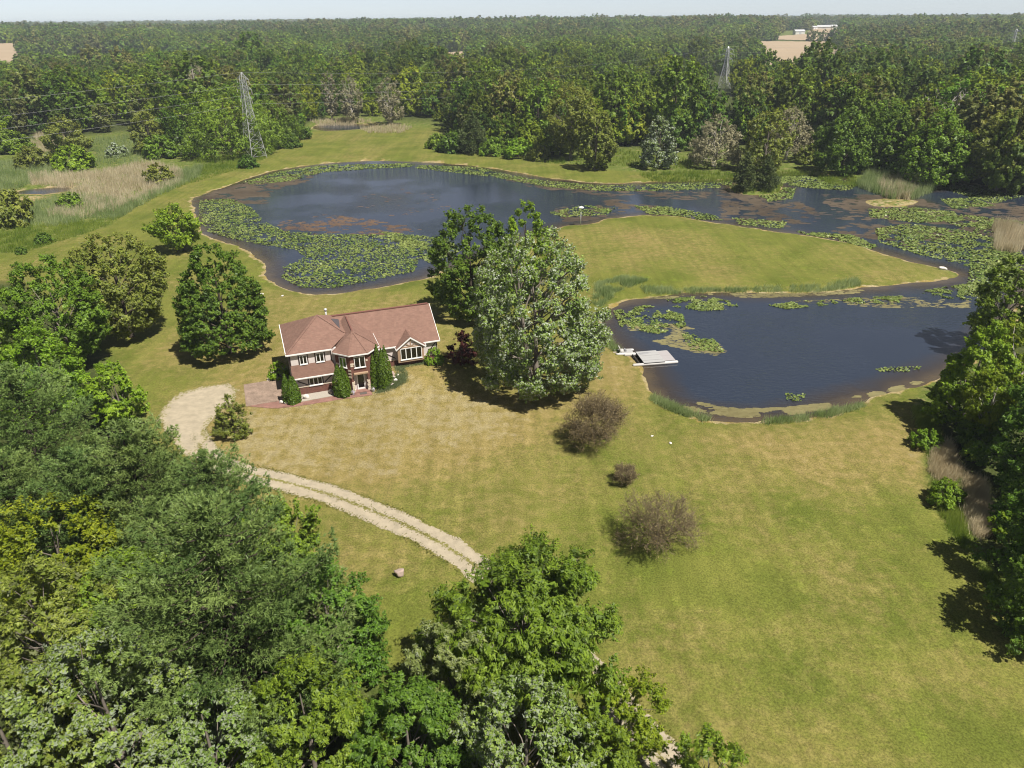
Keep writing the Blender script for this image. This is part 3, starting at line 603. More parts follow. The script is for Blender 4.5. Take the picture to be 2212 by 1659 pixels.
# right wing
WV, WE, WR = 2.0, 3.60, 18.5
MB().box(9.8, 18.22, WV, 11.0, 0.3, 1.72).build('wing_base_wall', M_BRICK, house)
MB().raw([(9.82, WV + .03, 1.72), (18.2, WV + .03, 1.72), (18.2, WV + .03, 3.75), (9.82, WV + .03, 3.75), (18.2, 10.97, 1.72), (18.2, 10.97, 3.75), (18.2, 6.5, 6.88)], [(0, 1, 2, 3), (1, 4, 5, 6, 2)]).build('wing_wall', M_STUCCO, house)
LB().on((0, WV, 0), *FR).ob(9.9, 18.24, 1.722, 1.82, -.01, .05).build('band_course', M_CREAM, house)
RA = (WR, 6.5, 7.0)
MB().slab([(5.6, WV - .24, WE + .11), (WR, WV - .24, WE + .11), RA, (5.6, 6.5, 7.0)], .12).slab([(5.6, 6.5, 7.0), RA, (WR, 11.4, WE), (5.6, 11.4, WE)], .12).build('wing_roof', M_SHINGLE, house)
MB().bar((5.9, 6.5, 7.03), (18.3, 6.5, 7.03), .30, .10).build('ridge_vent', M_CAP, house)
MB().box(10.4, WR + .04, WV - .32, WV - .225, WE - .06, WE + .10).build('gutter', M_WHITE, house)
MB().bar((WR + .02, WV - .26, WE + .02), (WR + .02, 6.5, 6.9), .05, .2).bar((WR + .02, 11.4, WE - .09), (WR + .02, 6.5, 6.9), .05, .2).build('rake_board', M_WHITE, house)
for a in (11.2, 18.1): LB().on((0, WV + .03, 0), *FR).ob(a - .06, a + .06, 1.83, 3.5, .002, .035).build('timber', M_TIMBER, house)
for q in ((16.75, 1.9, 18.0, 3.35), (12.75, 1.95, 11.3, 3.0)): LB().on((0, WV + .03, 0), *FR).beam(*q, .12, .002, .03).build('timber', M_TIMBER, house)
# bay with gable
BV, b0, b1 = 1.3, 12.95, 16.22
MB().raw([(b0, BV, 1.62), (b1, BV, 1.62), (b1, BV, 3.6), (14.62, BV, 4.86), (b0, BV, 3.6), (b0, WV + .1, 1.62), (b1, WV + .1, 1.62), (b1, WV + .1, 3.6), (b0, WV + .1, 3.6)], [(0, 1, 2, 3, 4), (0, 4, 8, 5), (1, 6, 7, 2), (0, 5, 6, 1)]).build('bay_wall', M_STUCCO, house)
bt = LB().on((0, BV, 0), *FR)
bt.ob(b0 - .02, 13.26, 1.60, 3.56, .002, .05).ob(16.0, b1 + .02, 1.60, 3.56, .002, .05).ob(13.26, 16.0, 1.60, 1.92, .002, .05).ob(13.26, 16.0, 3.50, 3.66, .002, .05)
bt.build('bay_frame', M_TAN, house)
for q in ((14.62, 3.67, 14.62, 4.7), (14.62, 3.67, 13.75, 4.2), (14.62, 3.67, 15.5, 4.2)): LB().on((0, BV, 0), *FR).beam(*q, .11, .052, .075).build('timber', M_TAN, house)
window((0, BV, 0), *FR, 13.28, 15.98, 1.95, 3.48, 4, .12)
MB().box(13.1, 16.1, WV - .35, WV - .002, .3, 1.60).build('bay_base', M_BRICK, house)
GA = (14.62, 5.02); gl, gr = (12.72, 3.58), (16.52, 3.58)
mbg = MB()
for e in (gl, gr): mbg.slab([(e[0], BV - .2, e[1]), (GA[0], BV - .2, GA[1]), (GA[0], 4.3, GA[1]), (e[0], 2.2, e[1])], .09)
mbg.build('bay_roof', M_SHINGLE, house)
rb = MB()
for e in (gl, gr): rb.bar((e[0], BV - .38, e[1] - .10), (GA[0], BV - .38, GA[1] - .10), .06, .22, up=(0, 1, 0))
MBR = MB()
for e in (gl, gr):
    a = np.array((e[0], BV - .24, e[1] - .08)); b_ = np.array((GA[0], BV - .24, GA[1] - .08)); dn = np.array((0, 0, -.2)); th = np.array((0, .05, 0))
    MBR.raw([a, b_, b_ + dn, a + dn, a + th, b_ + th, b_ + dn + th, a + dn + th], [(0, 1, 2, 3), (7, 6, 5, 4), (0, 4, 5, 1), (3, 2, 6, 7), (0, 3, 7, 4), (1, 5, 6, 2)])
MBR.build('rake_board', M_WHITE, house)
for x in (12.66, 16.48): MB().box(x, x + .1, BV - .2, WV - .23, 3.4, 3.56).build('bay_gutter', M_WHITE, house)
# ------------------------------------------------------------------ plant builders
def unit(a): return a / (np.linalg.norm(a, axis=-1, keepdims=True) + 1e-9)
PROF_T = np.array([0, .1, .3, .5, .7, .85, .95, 1.0])
PROF = dict(round=[.45, .74, .98, 1, .88, .66, .40, .12], cone=[.80, 1, .93, .77, .55, .36, .2, .06], oval=[.4, .66, .92, 1, .9, .68, .42, .14], spread=[.25, .66, 1, .98, .82, .58, .34, .1],
            skirt=[.9, 1, .97, .9, .76, .56, .34, .1], dome=[.95, 1, .97, .88, .7, .5, .3, .1], dome2=[.78, .95, 1, .98, .92, .77, .56, .26], full=[.72, .9, 1, .97, .87, .69, .48, .2])
def tubes_np(lines, n=5):
    """lines: list of (pts (k,3), radii (k))"""
    Vs, Fs, o = [], [], 0
    ang = np.arange(n) * 2 * np.pi / n; ca, sa = np.cos(ang), np.sin(ang)
    for p, r in lines:
        p = np.asarray(p, float); r = np.asarray(r, float); k = len(p)
        d = unit(np.gradient(p, axis=0)); ref = np.where(np.abs(d[:, 2:3]) > .9, np.array([[1.0, 0, 0]]), np.array([[0, 0, 1.0]]))
        x = unit(np.cross(d, ref)); y = np.cross(d, x)
        v = p[:, None, :] + r[:, None, None] * (ca[None, :, None] * x[:, None, :] + sa[None, :, None] * y[:, None, :])
        Vs.append(v.reshape(-1, 3)); i = np.arange(k * n).reshape(k, n) + o; j = np.roll(i, -1, 1)
        Fs.append(np.stack([i[:-1], j[:-1], j[1:], i[1:]], -1).reshape(-1, 4)); o += k * n
    return np.vstack(Vs), np.vstack(Fs)
def limb(a, b, r0, r1, g, bend=.12, k=5, lift=0.0):
    a = np.asarray(a, float); b = np.asarray(b, float); t = np.linspace(0, 1, k)[:, None]; L = np.linalg.norm(b - a)
    off = g.normal(0, bend * L, 3) * 0.6; p = a + (b - a) * t + np.sin(t * np.pi) * off + np.array([0, 0, lift * L]) * np.sin(t * np.pi)
    return p, np.linspace(r0, r1, k)
def leaf_faces(pos, nrm, tan, L, Wd, tint):
    """one small pointed leaf each"""
    b = np.cross(nrm, tan); n = len(pos); V = np.empty((n, 3, 3)); V[:, 0] = pos + tan * (L * .6)[:, None]; V[:, 1] = pos - tan * (L * .4)[:, None] + b * (Wd / 2)[:, None]; V[:, 2] = pos - tan * (L * .4)[:, None] - b * (Wd / 2)[:, None]
    return V.reshape(-1, 3), np.arange(3 * n).reshape(n, 3), np.repeat(tint, 3)
def clump_leaves(g, c, rc, out, n, L, Wd, squash=.75, up=.45, jit=.6, droop=0.0, stream=None, tint=None, shell=.4, pull=.5, plume=0.0, flip=.12):
    w = rc ** 2; cnt = np.maximum(3, (w / w.sum() * n)).astype(int); i = np.repeat(np.arange(len(c)), cnt); m = len(i)
    d = unit(unit(g.normal(size=(m, 3))) + out[i] * pull + np.array([0, 0, .25])); rad = rc[i] * (shell + (1 - shell) * np.sqrt(g.random(m)))
    pos = c[i] + d * rad[:, None] * np.array([1, 1, squash])
    if plume:
        ax = out * .75 + np.array([0, 0, .5]) + .3 * g.normal(size=c.shape) + (np.asarray(stream) * .7 if stream is not None else 0); ax = unit(ax)[i]; uu = g.random(m)[:, None]; pk = (g.random(len(c)) < plume)[i][:, None]
        pos = np.where(pk, c[i] + ax * rc[i][:, None] * (-.6 + 2.1 * uu) + d * rc[i][:, None] * .62 * (1.05 - .85 * uu), pos)
    nrm = unit(.45 * d + .6 * out[i] + np.array([0, 0, up]) + jit * g.normal(size=(m, 3))); nrm[g.random(m) < flip] *= -1
    tan = g.normal(size=(m, 3))
    if stream is not None: tan = tan * .55 + np.asarray(stream) + out[i] * .6
    if droop: tan = tan * (1 - droop) + np.array([0, 0, -1.6 * droop]) + out[i] * droop * .8
    tan = unit(tan - nrm * np.sum(tan * nrm, 1)[:, None])
    sc = .65 + .7 * g.random(m); tb = (tint if tint is not None else np.full(len(c), .5))[i]
    return leaf_faces(pos, nrm, tan, L * sc, Wd * sc, np.clip(tb + (g.random(m) - .5) * .9, 0, 1))
def crown_points(g, H, R, cb, prof, m, lobes, lean=(0, 0), inner=.17, el=1.0):
    tt = np.linspace(0, 1, 200); pr = np.interp(tt, PROF_T, PROF[prof]); cdf = np.cumsum(pr + .12); cdf /= cdf[-1]
    t = np.interp((np.arange(m) + g.random(m)) / m, cdf, tt); th = np.arange(m) * 2.39996 + g.normal(0, .35, m)
    s = g.random() * 90
    lob = 1 + lobes * 2 * (vnoise(np.cos(th) * 1.5 + 20 + s, np.sin(th) * 1.5 + 20 + t * 3.2) - .5) + lobes * .9 * (vnoise(np.cos(th) * 3.4 + 60 + s, np.sin(th) * 3.4 + 50 + t * 6) - .5)
    lob = lob + lobes * .8 * (vnoise(np.cos(th) * 7 + 15 + s, np.sin(th) * 7 + 80 + t * 12) - .5)
    carve = smooth(.52, .8, vnoise(np.cos(th) * 2.6 + 33 + s, np.sin(th) * 2.6 + 11 + t * 5.5)) + .6 * smooth(.55, .85, vnoise(np.cos(th) * 5.5 + 5 + s, np.sin(th) * 5.5 + 71 + t * 10))
    f = 1 - np.abs(g.normal(0, inner, m)); f = np.clip(f, .25, 1) * (1 - lobes * 1.0 * carve)
    r = R * np.interp(t, PROF_T, PROF[prof]) * lob * f
    zt = cb + (1 - cb) * (.04 + .92 * t) * np.where(t > .8, .97 + .03 * lob, 1)
    c = np.stack([np.cos(th) * r * el + lean[0] * t, np.sin(th) * r + lean[1] * t, zt * H], -1)
    ctr = np.array([lean[0] * .4, lean[1] * .4, H * (cb + .42 * (1 - cb))]); out = unit((c - ctr) * np.array([1, 1, .9]))
    return c, out, t
def leafy(H, R, seed, leafm, bark, cb=.16, prof='round', clumps=150, leaves=20000, ls=(.26, .15), lobes=.22, csize=.2, limbs=16, trunk=None, lean=(0, 0), inner=.17, squash=.75, droop=0.0, stream=None, up=.55, jit=.42, shell=.4, el=1.0, stems=1, tint_var=.32, pull=.5, plume=.85, more=1.15, shoots=9, core=.10):
    leaves = int(leaves * more); clumps = int(clumps * .8); plume = max(plume, .85) * (1 - .6 * droop)
    g = np.random.default_rng(seed)
    c, out, t = crown_points(g, H, R * .93, cb, prof, clumps, lobes, lean, inner, el)
    rb = R * csize * (.6 + .9 * g.random(clumps)) * (1 - .35 * t)                    # boughs
    w = rb ** 1.7; sh = np.maximum(3, w / w.sum() * clumps * shoots).astype(int); j = np.repeat(np.arange(clumps), sh); n = len(j)
    d = unit(unit(g.normal(size=(n, 3))) + out[j] * .75 + np.array([0, 0, .3])); cs = c[j] + d * (rb[j] * g.uniform(.55, 1.0, n))[:, None] * np.array([1, 1, squash]); ax = unit(d * .6 + out[j] * .5 + g.normal(0, .15, (n, 3)))
    rs = rb[j] * .40 * (.6 + .8 * g.random(n)); tint = np.clip(.46 + (g.normal(0, tint_var, clumps) * .35)[j] + g.normal(0, .16, n), 0, 1)
    V, F, T = clump_leaves(g, cs, rs, ax, leaves, ls[0], ls[1], squash, up, jit, droop, stream, tint, shell, pull, plume, (.36 if leafm.name in ('leaf_silver', 'leaf_silver_dull', 'leaf_white_poplar') else .12))
    if core:                                           # inner leaves of each bough, tinted darker to paint the shade inside
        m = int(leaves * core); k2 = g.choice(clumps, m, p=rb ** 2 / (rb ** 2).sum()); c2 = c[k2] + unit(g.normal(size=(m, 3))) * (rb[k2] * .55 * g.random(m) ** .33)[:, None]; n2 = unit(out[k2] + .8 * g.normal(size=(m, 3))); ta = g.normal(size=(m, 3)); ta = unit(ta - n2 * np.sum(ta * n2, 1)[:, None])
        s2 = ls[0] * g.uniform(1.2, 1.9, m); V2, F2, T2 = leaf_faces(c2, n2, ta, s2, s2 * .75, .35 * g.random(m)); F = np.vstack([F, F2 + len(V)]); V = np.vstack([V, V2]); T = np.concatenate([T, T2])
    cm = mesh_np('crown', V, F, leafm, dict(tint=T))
    tr = trunk or max(.1, H * .021); lines = []
    for s in range(stems):
        o = g.normal(0, .35 if stems > 1 else 0, 2); top = np.array([lean[0] * .7 + o[0] * 4 * (stems > 1), lean[1] * .7 + o[1] * 4 * (stems > 1), H * (.8 - .1 * s)])
        p, r = limb((o[0], o[1], -.3), top, tr, tr * .18, g, .02, 7); r[0] *= 1.35; lines.append((p, r))
        pick = g.choice(clumps, min(limbs // stems, clumps), replace=False)
        for k in pick:
            q = c[k]; f = np.clip((q[2] / H) * g.uniform(.35, .72), cb * .75, .75); i0 = np.array([np.interp(f * H, p[:, 2], p[:, j]) for j in range(3)])
            lines.append(limb(i0, q, tr * .34 * (1 - f * .6), tr * .06, g, .1, 5, .05))
    Vt, Ft = tubes_np(lines, 6)
    return mesh_np('trunk', Vt, Ft, bark, smooth_=True), cm
def pine(H, R, seed, leafm, bark, cb=.08, whorls=13, tufts=4200, needles=9, nl=.26, nw=.034, lift=.35, prof='skirt', tip=.5, spread=1.0):
    g = np.random.default_rng(seed); lines = [limb((0, 0, -.3), (g.normal(0, .2), g.normal(0, .2), H * .97), H * .02, H * .004, g, .01, 6)]
    bp, bd, bl = [], [], []
    for w in range(whorls):
        t = (w + .5) / whorls; z = H * (cb + (1 - cb) * t * .95); L = R * np.interp(t, PROF_T, PROF[prof]); nb = int(g.integers(6, 9)); a0 = g.random() * 6.3
        for k in range(nb):
            a = a0 + 6.283 * k / nb + g.normal(0, .2); l_ = L * g.uniform(.68, 1.12); dr = np.array([math.cos(a), math.sin(a), 0])
            a_ = np.array([0, 0, z]); e = a_ + dr * l_ + np.array([0, 0, l_ * lift * g.uniform(.5, 1.4)])
            s = np.linspace(0, 1, 6)[:, None]; p = a_ + (e - a_) * s + np.array([0, 0, -.14 * l_]) * np.sin(s * np.pi); lines.append((p, np.linspace(H * .0042, H * .001, 6)))
            bp.append(p); bd.append(dr); bl.append(l_)
    bp = np.array(bp); bd = np.array(bd); bl = np.array(bl); pw = bl ** 1.15; i = g.choice(len(bp), tufts, p=pw / pw.sum())
    s = np.clip(.10 + .92 * g.random(tufts) ** .62, 0, 1) * 5; k = np.minimum(s.astype(int), 4); f = (s - k)[:, None]
    c = bp[i, k] * (1 - f) + bp[i, k + 1] * f
    side = np.cross(bd[i], [0, 0, 1.0]); lat = g.normal(0, 1, tufts) * bl[i] * .15 * spread * (1.25 - s / 6.5); c = c + side * lat[:, None] + np.stack([np.zeros(tufts), np.zeros(tufts), np.abs(g.normal(0, .10, tufts)) * bl[i] * .8 + g.normal(0, .1, tufts)], -1)
    ld_ = g.random(tufts) < .07; c[ld_] = np.stack([g.normal(0, .035 * R, ld_.sum()), g.normal(0, .035 * R, ld_.sum()), H * (.55 + .46 * np.sqrt(g.random(ld_.sum())))], -1)
    d = unit(bd[i] * .8 + side * np.sign(lat)[:, None] * .35 + np.array([0, 0, tip]) + g.normal(0, .25, (tufts, 3)))
    tint = np.clip(.45 + g.normal(0, .22, len(bp))[i] + .25 * (s / 5 - .6) + g.normal(0, .12, tufts), 0, 1)
    j = np.repeat(np.arange(tufts), needles); m = len(j); nd = unit(d[j] + g.normal(0, .5, (m, 3))); b0_ = c[j] + nd * .02
    x = unit(np.cross(nd, g.normal(size=(m, 3)))); ln = nl * (.7 + .6 * g.random(m)); V = np.empty((m, 3, 3)); V[:, 0] = b0_ + x * nw; V[:, 1] = b0_ - x * nw; V[:, 2] = b0_ + nd * ln[:, None]
    cm = mesh_np('crown', V.reshape(-1, 3), np.arange(3 * m).reshape(m, 3), leafm, dict(tint=np.repeat(tint[j], 3)))
    Vt, Ft = tubes_np(lines, 5); return mesh_np('trunk', Vt, Ft, bark, smooth_=True), cm
def spires(parts, seed, leafm, bark, n, L=.2, Wd=.11):
    """arborvitae: parts = [(dx, dy, height, radius)]"""
    g = np.random.default_rng(seed); VV, FF, TT, o, lines = [], [], [], 0, []
    wt = np.array([p[2] * p[3] for p in parts]); wt = wt / wt.sum()
    for (dx, dy, h, r), w in zip(parts, wt):
        m = int(n * w); t = g.random(m) ** 1.35; th = g.random(m) * 6.283
        pr = np.interp(t, [0, .06, .2, .45, .7, .9, 1], [.78, .95, 1, .86, .56, .22, .03]); lob = 1 + .28 * (vnoise(np.cos(th) * 2.6 + 9 + dx, np.sin(th) * 2.6 + 9 + t * 7) - .5) + .22 * (vnoise(np.cos(th) * 6 + 3, np.sin(th) * 6 + t * 15) - .5)
        rr = r * pr * lob * (1 - np.abs(g.normal(0, .09, m))); pos = np.stack([dx + np.cos(th) * rr, dy + np.sin(th) * rr, .03 + h * t * .985], -1)
        outd = np.stack([np.cos(th), np.sin(th), np.full(m, .35)], -1); nrm = unit(outd + .55 * g.normal(size=(m, 3))); tan = np.array([0, 0, 1.0]) + .4 * g.normal(size=(m, 3)) + .35 * outd
        tan = unit(tan - nrm * np.sum(tan * nrm, 1)[:, None]); sc = .6 + .8 * g.random(m)
        V, F, T = leaf_faces(pos, nrm, tan, L * sc, Wd * sc, np.clip(.35 + 1.2 * (lob - .95) + .3 * (g.random(m) - .5), 0, 1)); VV.append(V); FF.append(F + o); TT.append(T); o += len(V)
        lines.append(limb((dx, dy, -.1), (dx, dy, h * .8), .07, .02, g, .01, 4))
    Vt, Ft = tubes_np(lines, 5)
    return mesh_np('trunk', Vt, Ft, bark), mesh_np('crown', np.vstack(VV), np.vstack(FF), leafm, dict(tint=np.concatenate(TT)))
def twiggy(H, R, seed, leafm, bark, stems=6, levels=5, n0=5, leaves=3000, ls=(.09, .05), rad=.07, trunk_h=.18, up=.35, ratio=.66):
    """much-branched shrub or bare tree"""
    g = np.random.default_rng(seed); lines = []; tips = []
    cur = []; th0 = trunk_h * H
    if trunk_h > 0: lines.append(limb((0, 0, -.2), (0, 0, th0), rad * 1.5, rad * 1.2, g, .03, 4))
    for k in range(stems):
        a = 6.283 * k / stems + g.normal(0, .3); el = g.uniform(.35, 1.25); d = np.array([math.cos(a) * math.cos(el), math.sin(a) * math.cos(el), math.sin(el)])
        cur.append((np.array([0, 0, max(th0 - .05, 0)]), d, rad))
    s0 = 1.0 / sum(ratio ** k for k in range(levels))
    for lv in range(levels):
        nxt = []
        for b, d, r in cur:
            ext = R * abs(math.hypot(d[0], d[1])) + (H - th0) * abs(d[2]); L = ext * s0 * ratio ** lv * g.uniform(.7, 1.25)
            e = b + d * L; e[2] = max(e[2], .12); p = np.array([b, (b + e) / 2 + g.normal(0, .07 * L, 3), e]); lines.append((p, [r, r * .8, r * .6]))
            if lv < levels - 1:
                for _ in range(n0 if lv < 2 else max(2, n0 - 1)):
                    nd = unit(d + g.normal(0, .55, 3) + np.array([0, 0, up * .25])); f = g.uniform(.45, 1.0); nxt.append((b + (e - b) * f, nd, max(r * .66, .008)))
            if lv >= levels - 2: tips.append((e, d))
        cur = nxt
    Vt, Ft = tubes_np(lines, 3); tm = mesh_np('branches', Vt, Ft, bark)
    if not leaves: return tm, None
    tp = np.array([t[0] for t in tips]); i = g.integers(0, len(tp), leaves); pos = tp[i] + g.normal(0, .13, (leaves, 3)); nrm = unit(g.normal(size=(leaves, 3)) + np.array([0, 0, .6])); tan = g.normal(size=(leaves, 3)); tan = unit(tan - nrm * np.sum(tan * nrm, 1)[:, None])
    sc = .6 + .8 * g.random(leaves); V, F, T = leaf_faces(pos, nrm, tan, ls[0] * sc, ls[1] * sc, g.random(leaves)); return tm, mesh_np('leaves', V, F, leafm, dict(tint=T))
def plant(name, label, cat, loc, meshes, rz=0.0, scale=1.0, group=None, names=('trunk', 'crown')):
    r = thing(name, label, cat, tuple(loc), rz, group); r.scale = (scale,) * 3 if np.isscalar(scale) else scale
    for nm_, me_ in zip(names, meshes):
        if me_ is not None: add(nm_, me_, r)
    return r
# leaf and bark colours
L_MAPLE = leaf_mat('leaf_maple', (.068, .125, .016), (.165, .245, .038), (.15, .215, .06))
L_DARK = leaf_mat('leaf_dark', (.046, .098, .016), (.115, .19, .034), (.11, .175, .055))
L_BRIGHT = leaf_mat('leaf_bright', (.09, .165, .014), (.20, .295, .035), (.17, .25, .06))
L_YELLOW = leaf_mat('leaf_yellow', (.098, .15, .012), (.20, .245, .026), (.17, .22, .045))
L_SILVER = leaf_mat('leaf_silver', (.075, .125, .03), (.17, .225, .08), (.33, .37, .275), trans=.25)
L_SILVERD = leaf_mat('leaf_silver_dull', (.072, .12, .03), (.16, .215, .072), (.225, .265, .17), trans=.25)
L_POPLAR = leaf_mat('leaf_white_poplar', (.07, .11, .045), (.16, .205, .11), (.34, .38, .31), trans=.18)
L_OLIVE = leaf_mat('leaf_olive', (.082, .115, .024), (.195, .22, .062), (.2, .225, .10))
L_PALE = leaf_mat('leaf_pale', (.19, .18, .085), (.33, .30, .18), (.33, .30, .2), trans=.2, boost=False)
L_PINE = leaf_mat('needle_pine', (.048, .092, .036), (.132, .185, .078), trans=.2, hue=.012)
L_SPRUCE = leaf_mat('needle_spruce', (.036, .062, .03), (.10, .125, .062), trans=.1)
L_ARBOR = leaf_mat('leaf_arborvitae', (.022, .05, .007), (.075, .125, .015), trans=.18, hue=.008, val=.06)
L_RED = leaf_mat('leaf_red', (.055, .014, .014), (.12, .032, .03), trans=.3, boost=False)
L_BROWN = leaf_mat('leaf_brown', (.13, .102, .045), (.24, .19, .085), trans=.2, hue=.008, boost=False)
L_REED = leaf_mat('reed_dry', (.46, .385, .235), (.70, .62, .44), trans=.45, hue=.0, val=.0, boost=False)
L_REEDG = leaf_mat('reed_green', (.19, .27, .08), (.40, .46, .22), trans=.5, hue=0, val=0, boost=False)
L_GRASS = leaf_mat('tall_grass', (.14, .225, .025), (.32, .38, .07), trans=.5, hue=0, val=0, boost=False)
L_PAD = leaf_mat('lily_pad', (.075, .125, .02), (.225, .26, .07), (.15, .16, .055), trans=.1, hue=0, val=0, rough=.45, spec=.3, boost=False)
L_ALGAE = leaf_mat('algae', (.045, .033, .022), (.09, .07, .048), trans=.0, hue=0, val=0, rough=.7, boost=False)
L_ALGAEO = leaf_mat('algae_orange', (.072, .045, .028), (.125, .08, .05), trans=.0, hue=0, val=0, rough=.7, boost=False)
L_SCUM = leaf_mat('algae_yellow', (.095, .082, .034), (.185, .165, .075), trans=.0, hue=0, val=0, rough=.8, boost=False)
B_GREY = plain('bark_grey', (.17, .145, .12), .95, .1, .3, 4); B_DARK = plain('bark_dark', (.062, .05, .038), .95, .1, .3, 4); B_PALE = plain('bark_pale', (.42, .38, .33), .9, .1, .2, 3); B_RED = plain('bark_reddish', (.17, .132, .085), .95, .1, .25, 5)
# ------------------------------------------------------------------ individual trees round the house and ponds
def depth(p): return px_of(p)[2]
def fit(bx, by, ty, wpx):
    b = G(bx, by); h = height_to(b, ty); return b, h, wpx / 2 * depth((b[0], b[1], h * .5)) / FPX
def mid(xc, yc, h, f=.55):
    p = P(xc, yc, h * f); return on(p[0], p[1])
# near the house
b, h, r = fit(1160, 838, 498, 288)
plant('silver_maple_tree', 'big silver-leaved maple standing alone right of the house', 'tree', b, leafy(h, r, 11, L_SILVER, B_GREY, cb=.05, prof='dome2', clumps=620, leaves=56000, ls=(.27, .18), lobes=.12, csize=.115, limbs=26, inner=.14, stream=(.5, .2, .35), up=.35, jit=.55, stems=2))
b, h, r = fit(1022, 688, 440, 180)
plant('maple_tree', 'dark green maple just behind the right end of the house roof', 'tree', b, leafy(h, r, 12, L_DARK, B_DARK, cb=.07, prof='full', clumps=360, leaves=29000, ls=(.34, .22), lobes=.12, csize=.13, inner=.14))
b, h, r = fit(1135, 650, 434, 118)
plant('maple_tree', 'bright green tree whose top shows behind the big silver maple', 'tree', b, leafy(h, r, 13, L_BRIGHT, B_DARK, cb=.10, prof='oval', clumps=150, leaves=18000, ls=(.34, .2), csize=.18))
b, h, r = fit(497, 762, 522, 190)
plant('maple_tree', 'broad cone-shaped maple left of the house', 'tree', b, leafy(h, r, 14, L_DARK, B_DARK, cb=.06, prof='skirt', clumps=640, leaves=48000, ls=(.27, .17), lobes=.08, csize=.10, inner=.12, up=.35, plume=1.0))
b, h, r = fit(285, 728, 500, 212)
plant('maple_tree', 'tall olive-green maple between the gravel turnaround and the left wood', 'tree', b, leafy(h, r, 15, L_OLIVE, B_DARK, cb=.08, prof='oval', clumps=520, leaves=42000, ls=(.28, .17), lobes=.12, csize=.11, inner=.16, plume=.9))
b, h, r = fit(392, 543, 440, 102)
plant('willow_tree', 'small bright round tree on the near bank of the big pond', 'tree', b, leafy(h, r, 16, L_BRIGHT, B_DARK, cb=.15, prof='spread', clumps=110, leaves=12000, ls=(.34, .2), lobes=.3, csize=.22, inner=.22, stems=2))
b, h, r = fit(1000, 786, 712, 56)
plant('ornamental_maple', 'small dark red weeping tree beside the big silver maple', 'tree', b, leafy(h, r, 17, L_RED, B_DARK, cb=.05, prof='dome', clumps=60, leaves=7000, ls=(.2, .09), csize=.26, droop=.6, limbs=8))
b, h, r = fit(507, 940, 852, 84)
plant('cedar_tree', 'small loose cedar on the lawn beside the gravel turnaround', 'tree', b, leafy(h, r, 18, L_OLIVE, B_DARK, cb=.06, prof='cone', clumps=130, leaves=11000, ls=(.16, .07), lobes=.3, csize=.17, inner=.25, droop=.2, limbs=26))
# bare-twigged crab apples on the front lawn
for (bx, by, ty, wp, seed, st, lv, lab) in ((1283, 955, 848, 168, 21, 13, 6, 'large brownish round crab apple on the lawn left of the small pond'), (1350, 1042, 998, 68, 22, 7, 5, 'smallest sparse brown crab apple in the middle of the lawn'), (1420, 1180, 1045, 185, 23, 9, 6, 'wide open brown crab apple nearest the camera on the lawn')):
    b, h, r = fit(bx, by, ty, wp)
    plant('crab_apple_tree', lab, 'tree', b, twiggy(h, r * .92, seed, L_BROWN, B_RED, stems=st, levels=lv, n0=4 if lv == 6 else 5, leaves=(15000, 2000, 5200)[seed - 21], ls=(.12, .06), rad=.05, trunk_h=.16, ratio=.74), names=('branches', 'leaves'), group=None)
# arborvitae and clipped shrubs against the house
def hp(u, v, dz=0): q = h_pt(u, v); return on(q[0], q[1], dz)
def spec(n, lab, u, v, parts, seed, num): plant('arborvitae', lab, 'shrub', hp(u, v), spires(parts, seed, L_ARBOR, B_DARK, num), rz=HA)
spec(1, 'arborvitae clump at the left front corner of the house', -.35, -1.45, [(-.55, .1, 3.7, .62), (.35, -.15, 3.35, .66), (-.1, -.45, 2.9, .6), (.05, .4, 3.2, .6)], 31, 7500)
spec(2, 'arborvitae with twin tips left of the front door', 5.35, -1.75, [(-.25, .05, 4.05, .82), (.3, .1, 3.9, .78), (.1, -.35, 2.7, .85)], 32, 7500)
spec(3, 'tallest arborvitae clump right of the front door', 10.1, -1.55, [(-.15, .25, 5.5, .72), (.75, .3, 5.15, .75), (-.75, .1, 4.3, .6), (.2, -.3, 4.6, .85), (.35, .1, 5.0, .5)], 33, 12500)
def ball(lab, u, v, h, r, seed, leafm=L_BRIGHT, n=4500): plant('clipped_shrub', lab, 'shrub', hp(u, v), leafy(h, r, seed, leafm, B_DARK, cb=.03, prof='dome', clumps=70, leaves=n, ls=(.13, .08), lobes=.08, csize=.26, limbs=8, inner=.08))
ball('round green shrub at the left side wall of the house', -1.45, 6.0, 2.1, 1.15, 41)
ball('round green shrub at the far right corner of the house', 17.5, 1.2, 1.9, 1.15, 42)
# left wood, from the pond side towards the camera
def near(name, lab, xc, yc, h, r, meshes, f=.55, rz=0.0): return plant(name, lab, 'tree', mid(xc, yc, h, f), meshes, rz)
near('maple_tree', 'tall light green maple at the left edge beside the wet meadow', 118, 665, 15, 5.6, leafy(15, 6.0, 51, L_MAPLE, B_GREY, cb=.08, prof='oval', clumps=440, leaves=44000, ls=(.27, .17), lobes=.16, csize=.12, inner=.16))
near('maple_tree', 'light green maple cut off by the left edge of the picture', -70, 690, 14, 5, leafy(14, 5.6, 52, L_MAPLE, B_GREY, cb=.08, prof='round', clumps=120, leaves=11000, ls=(.36, .22), csize=.19))
near('maple_tree', 'leafy maple below the tallest left maple, above the pines', 90, 800, 11.5, 4.6, leafy(11.5, 4.6, 53, L_BRIGHT, B_GREY, cb=.06, prof='dome', clumps=200, leaves=24000, ls=(.26, .15), csize=.17))
near('maple_tree', 'small bright maple leaning over the edge of the gravel turnaround', 248, 850, 8.5, 3.0, leafy(8.5, 3.0, 54, L_BRIGHT, B_GREY, cb=.08, prof='spread', clumps=120, leaves=14000, ls=(.25, .15), lobes=.32, csize=.2, inner=.22))
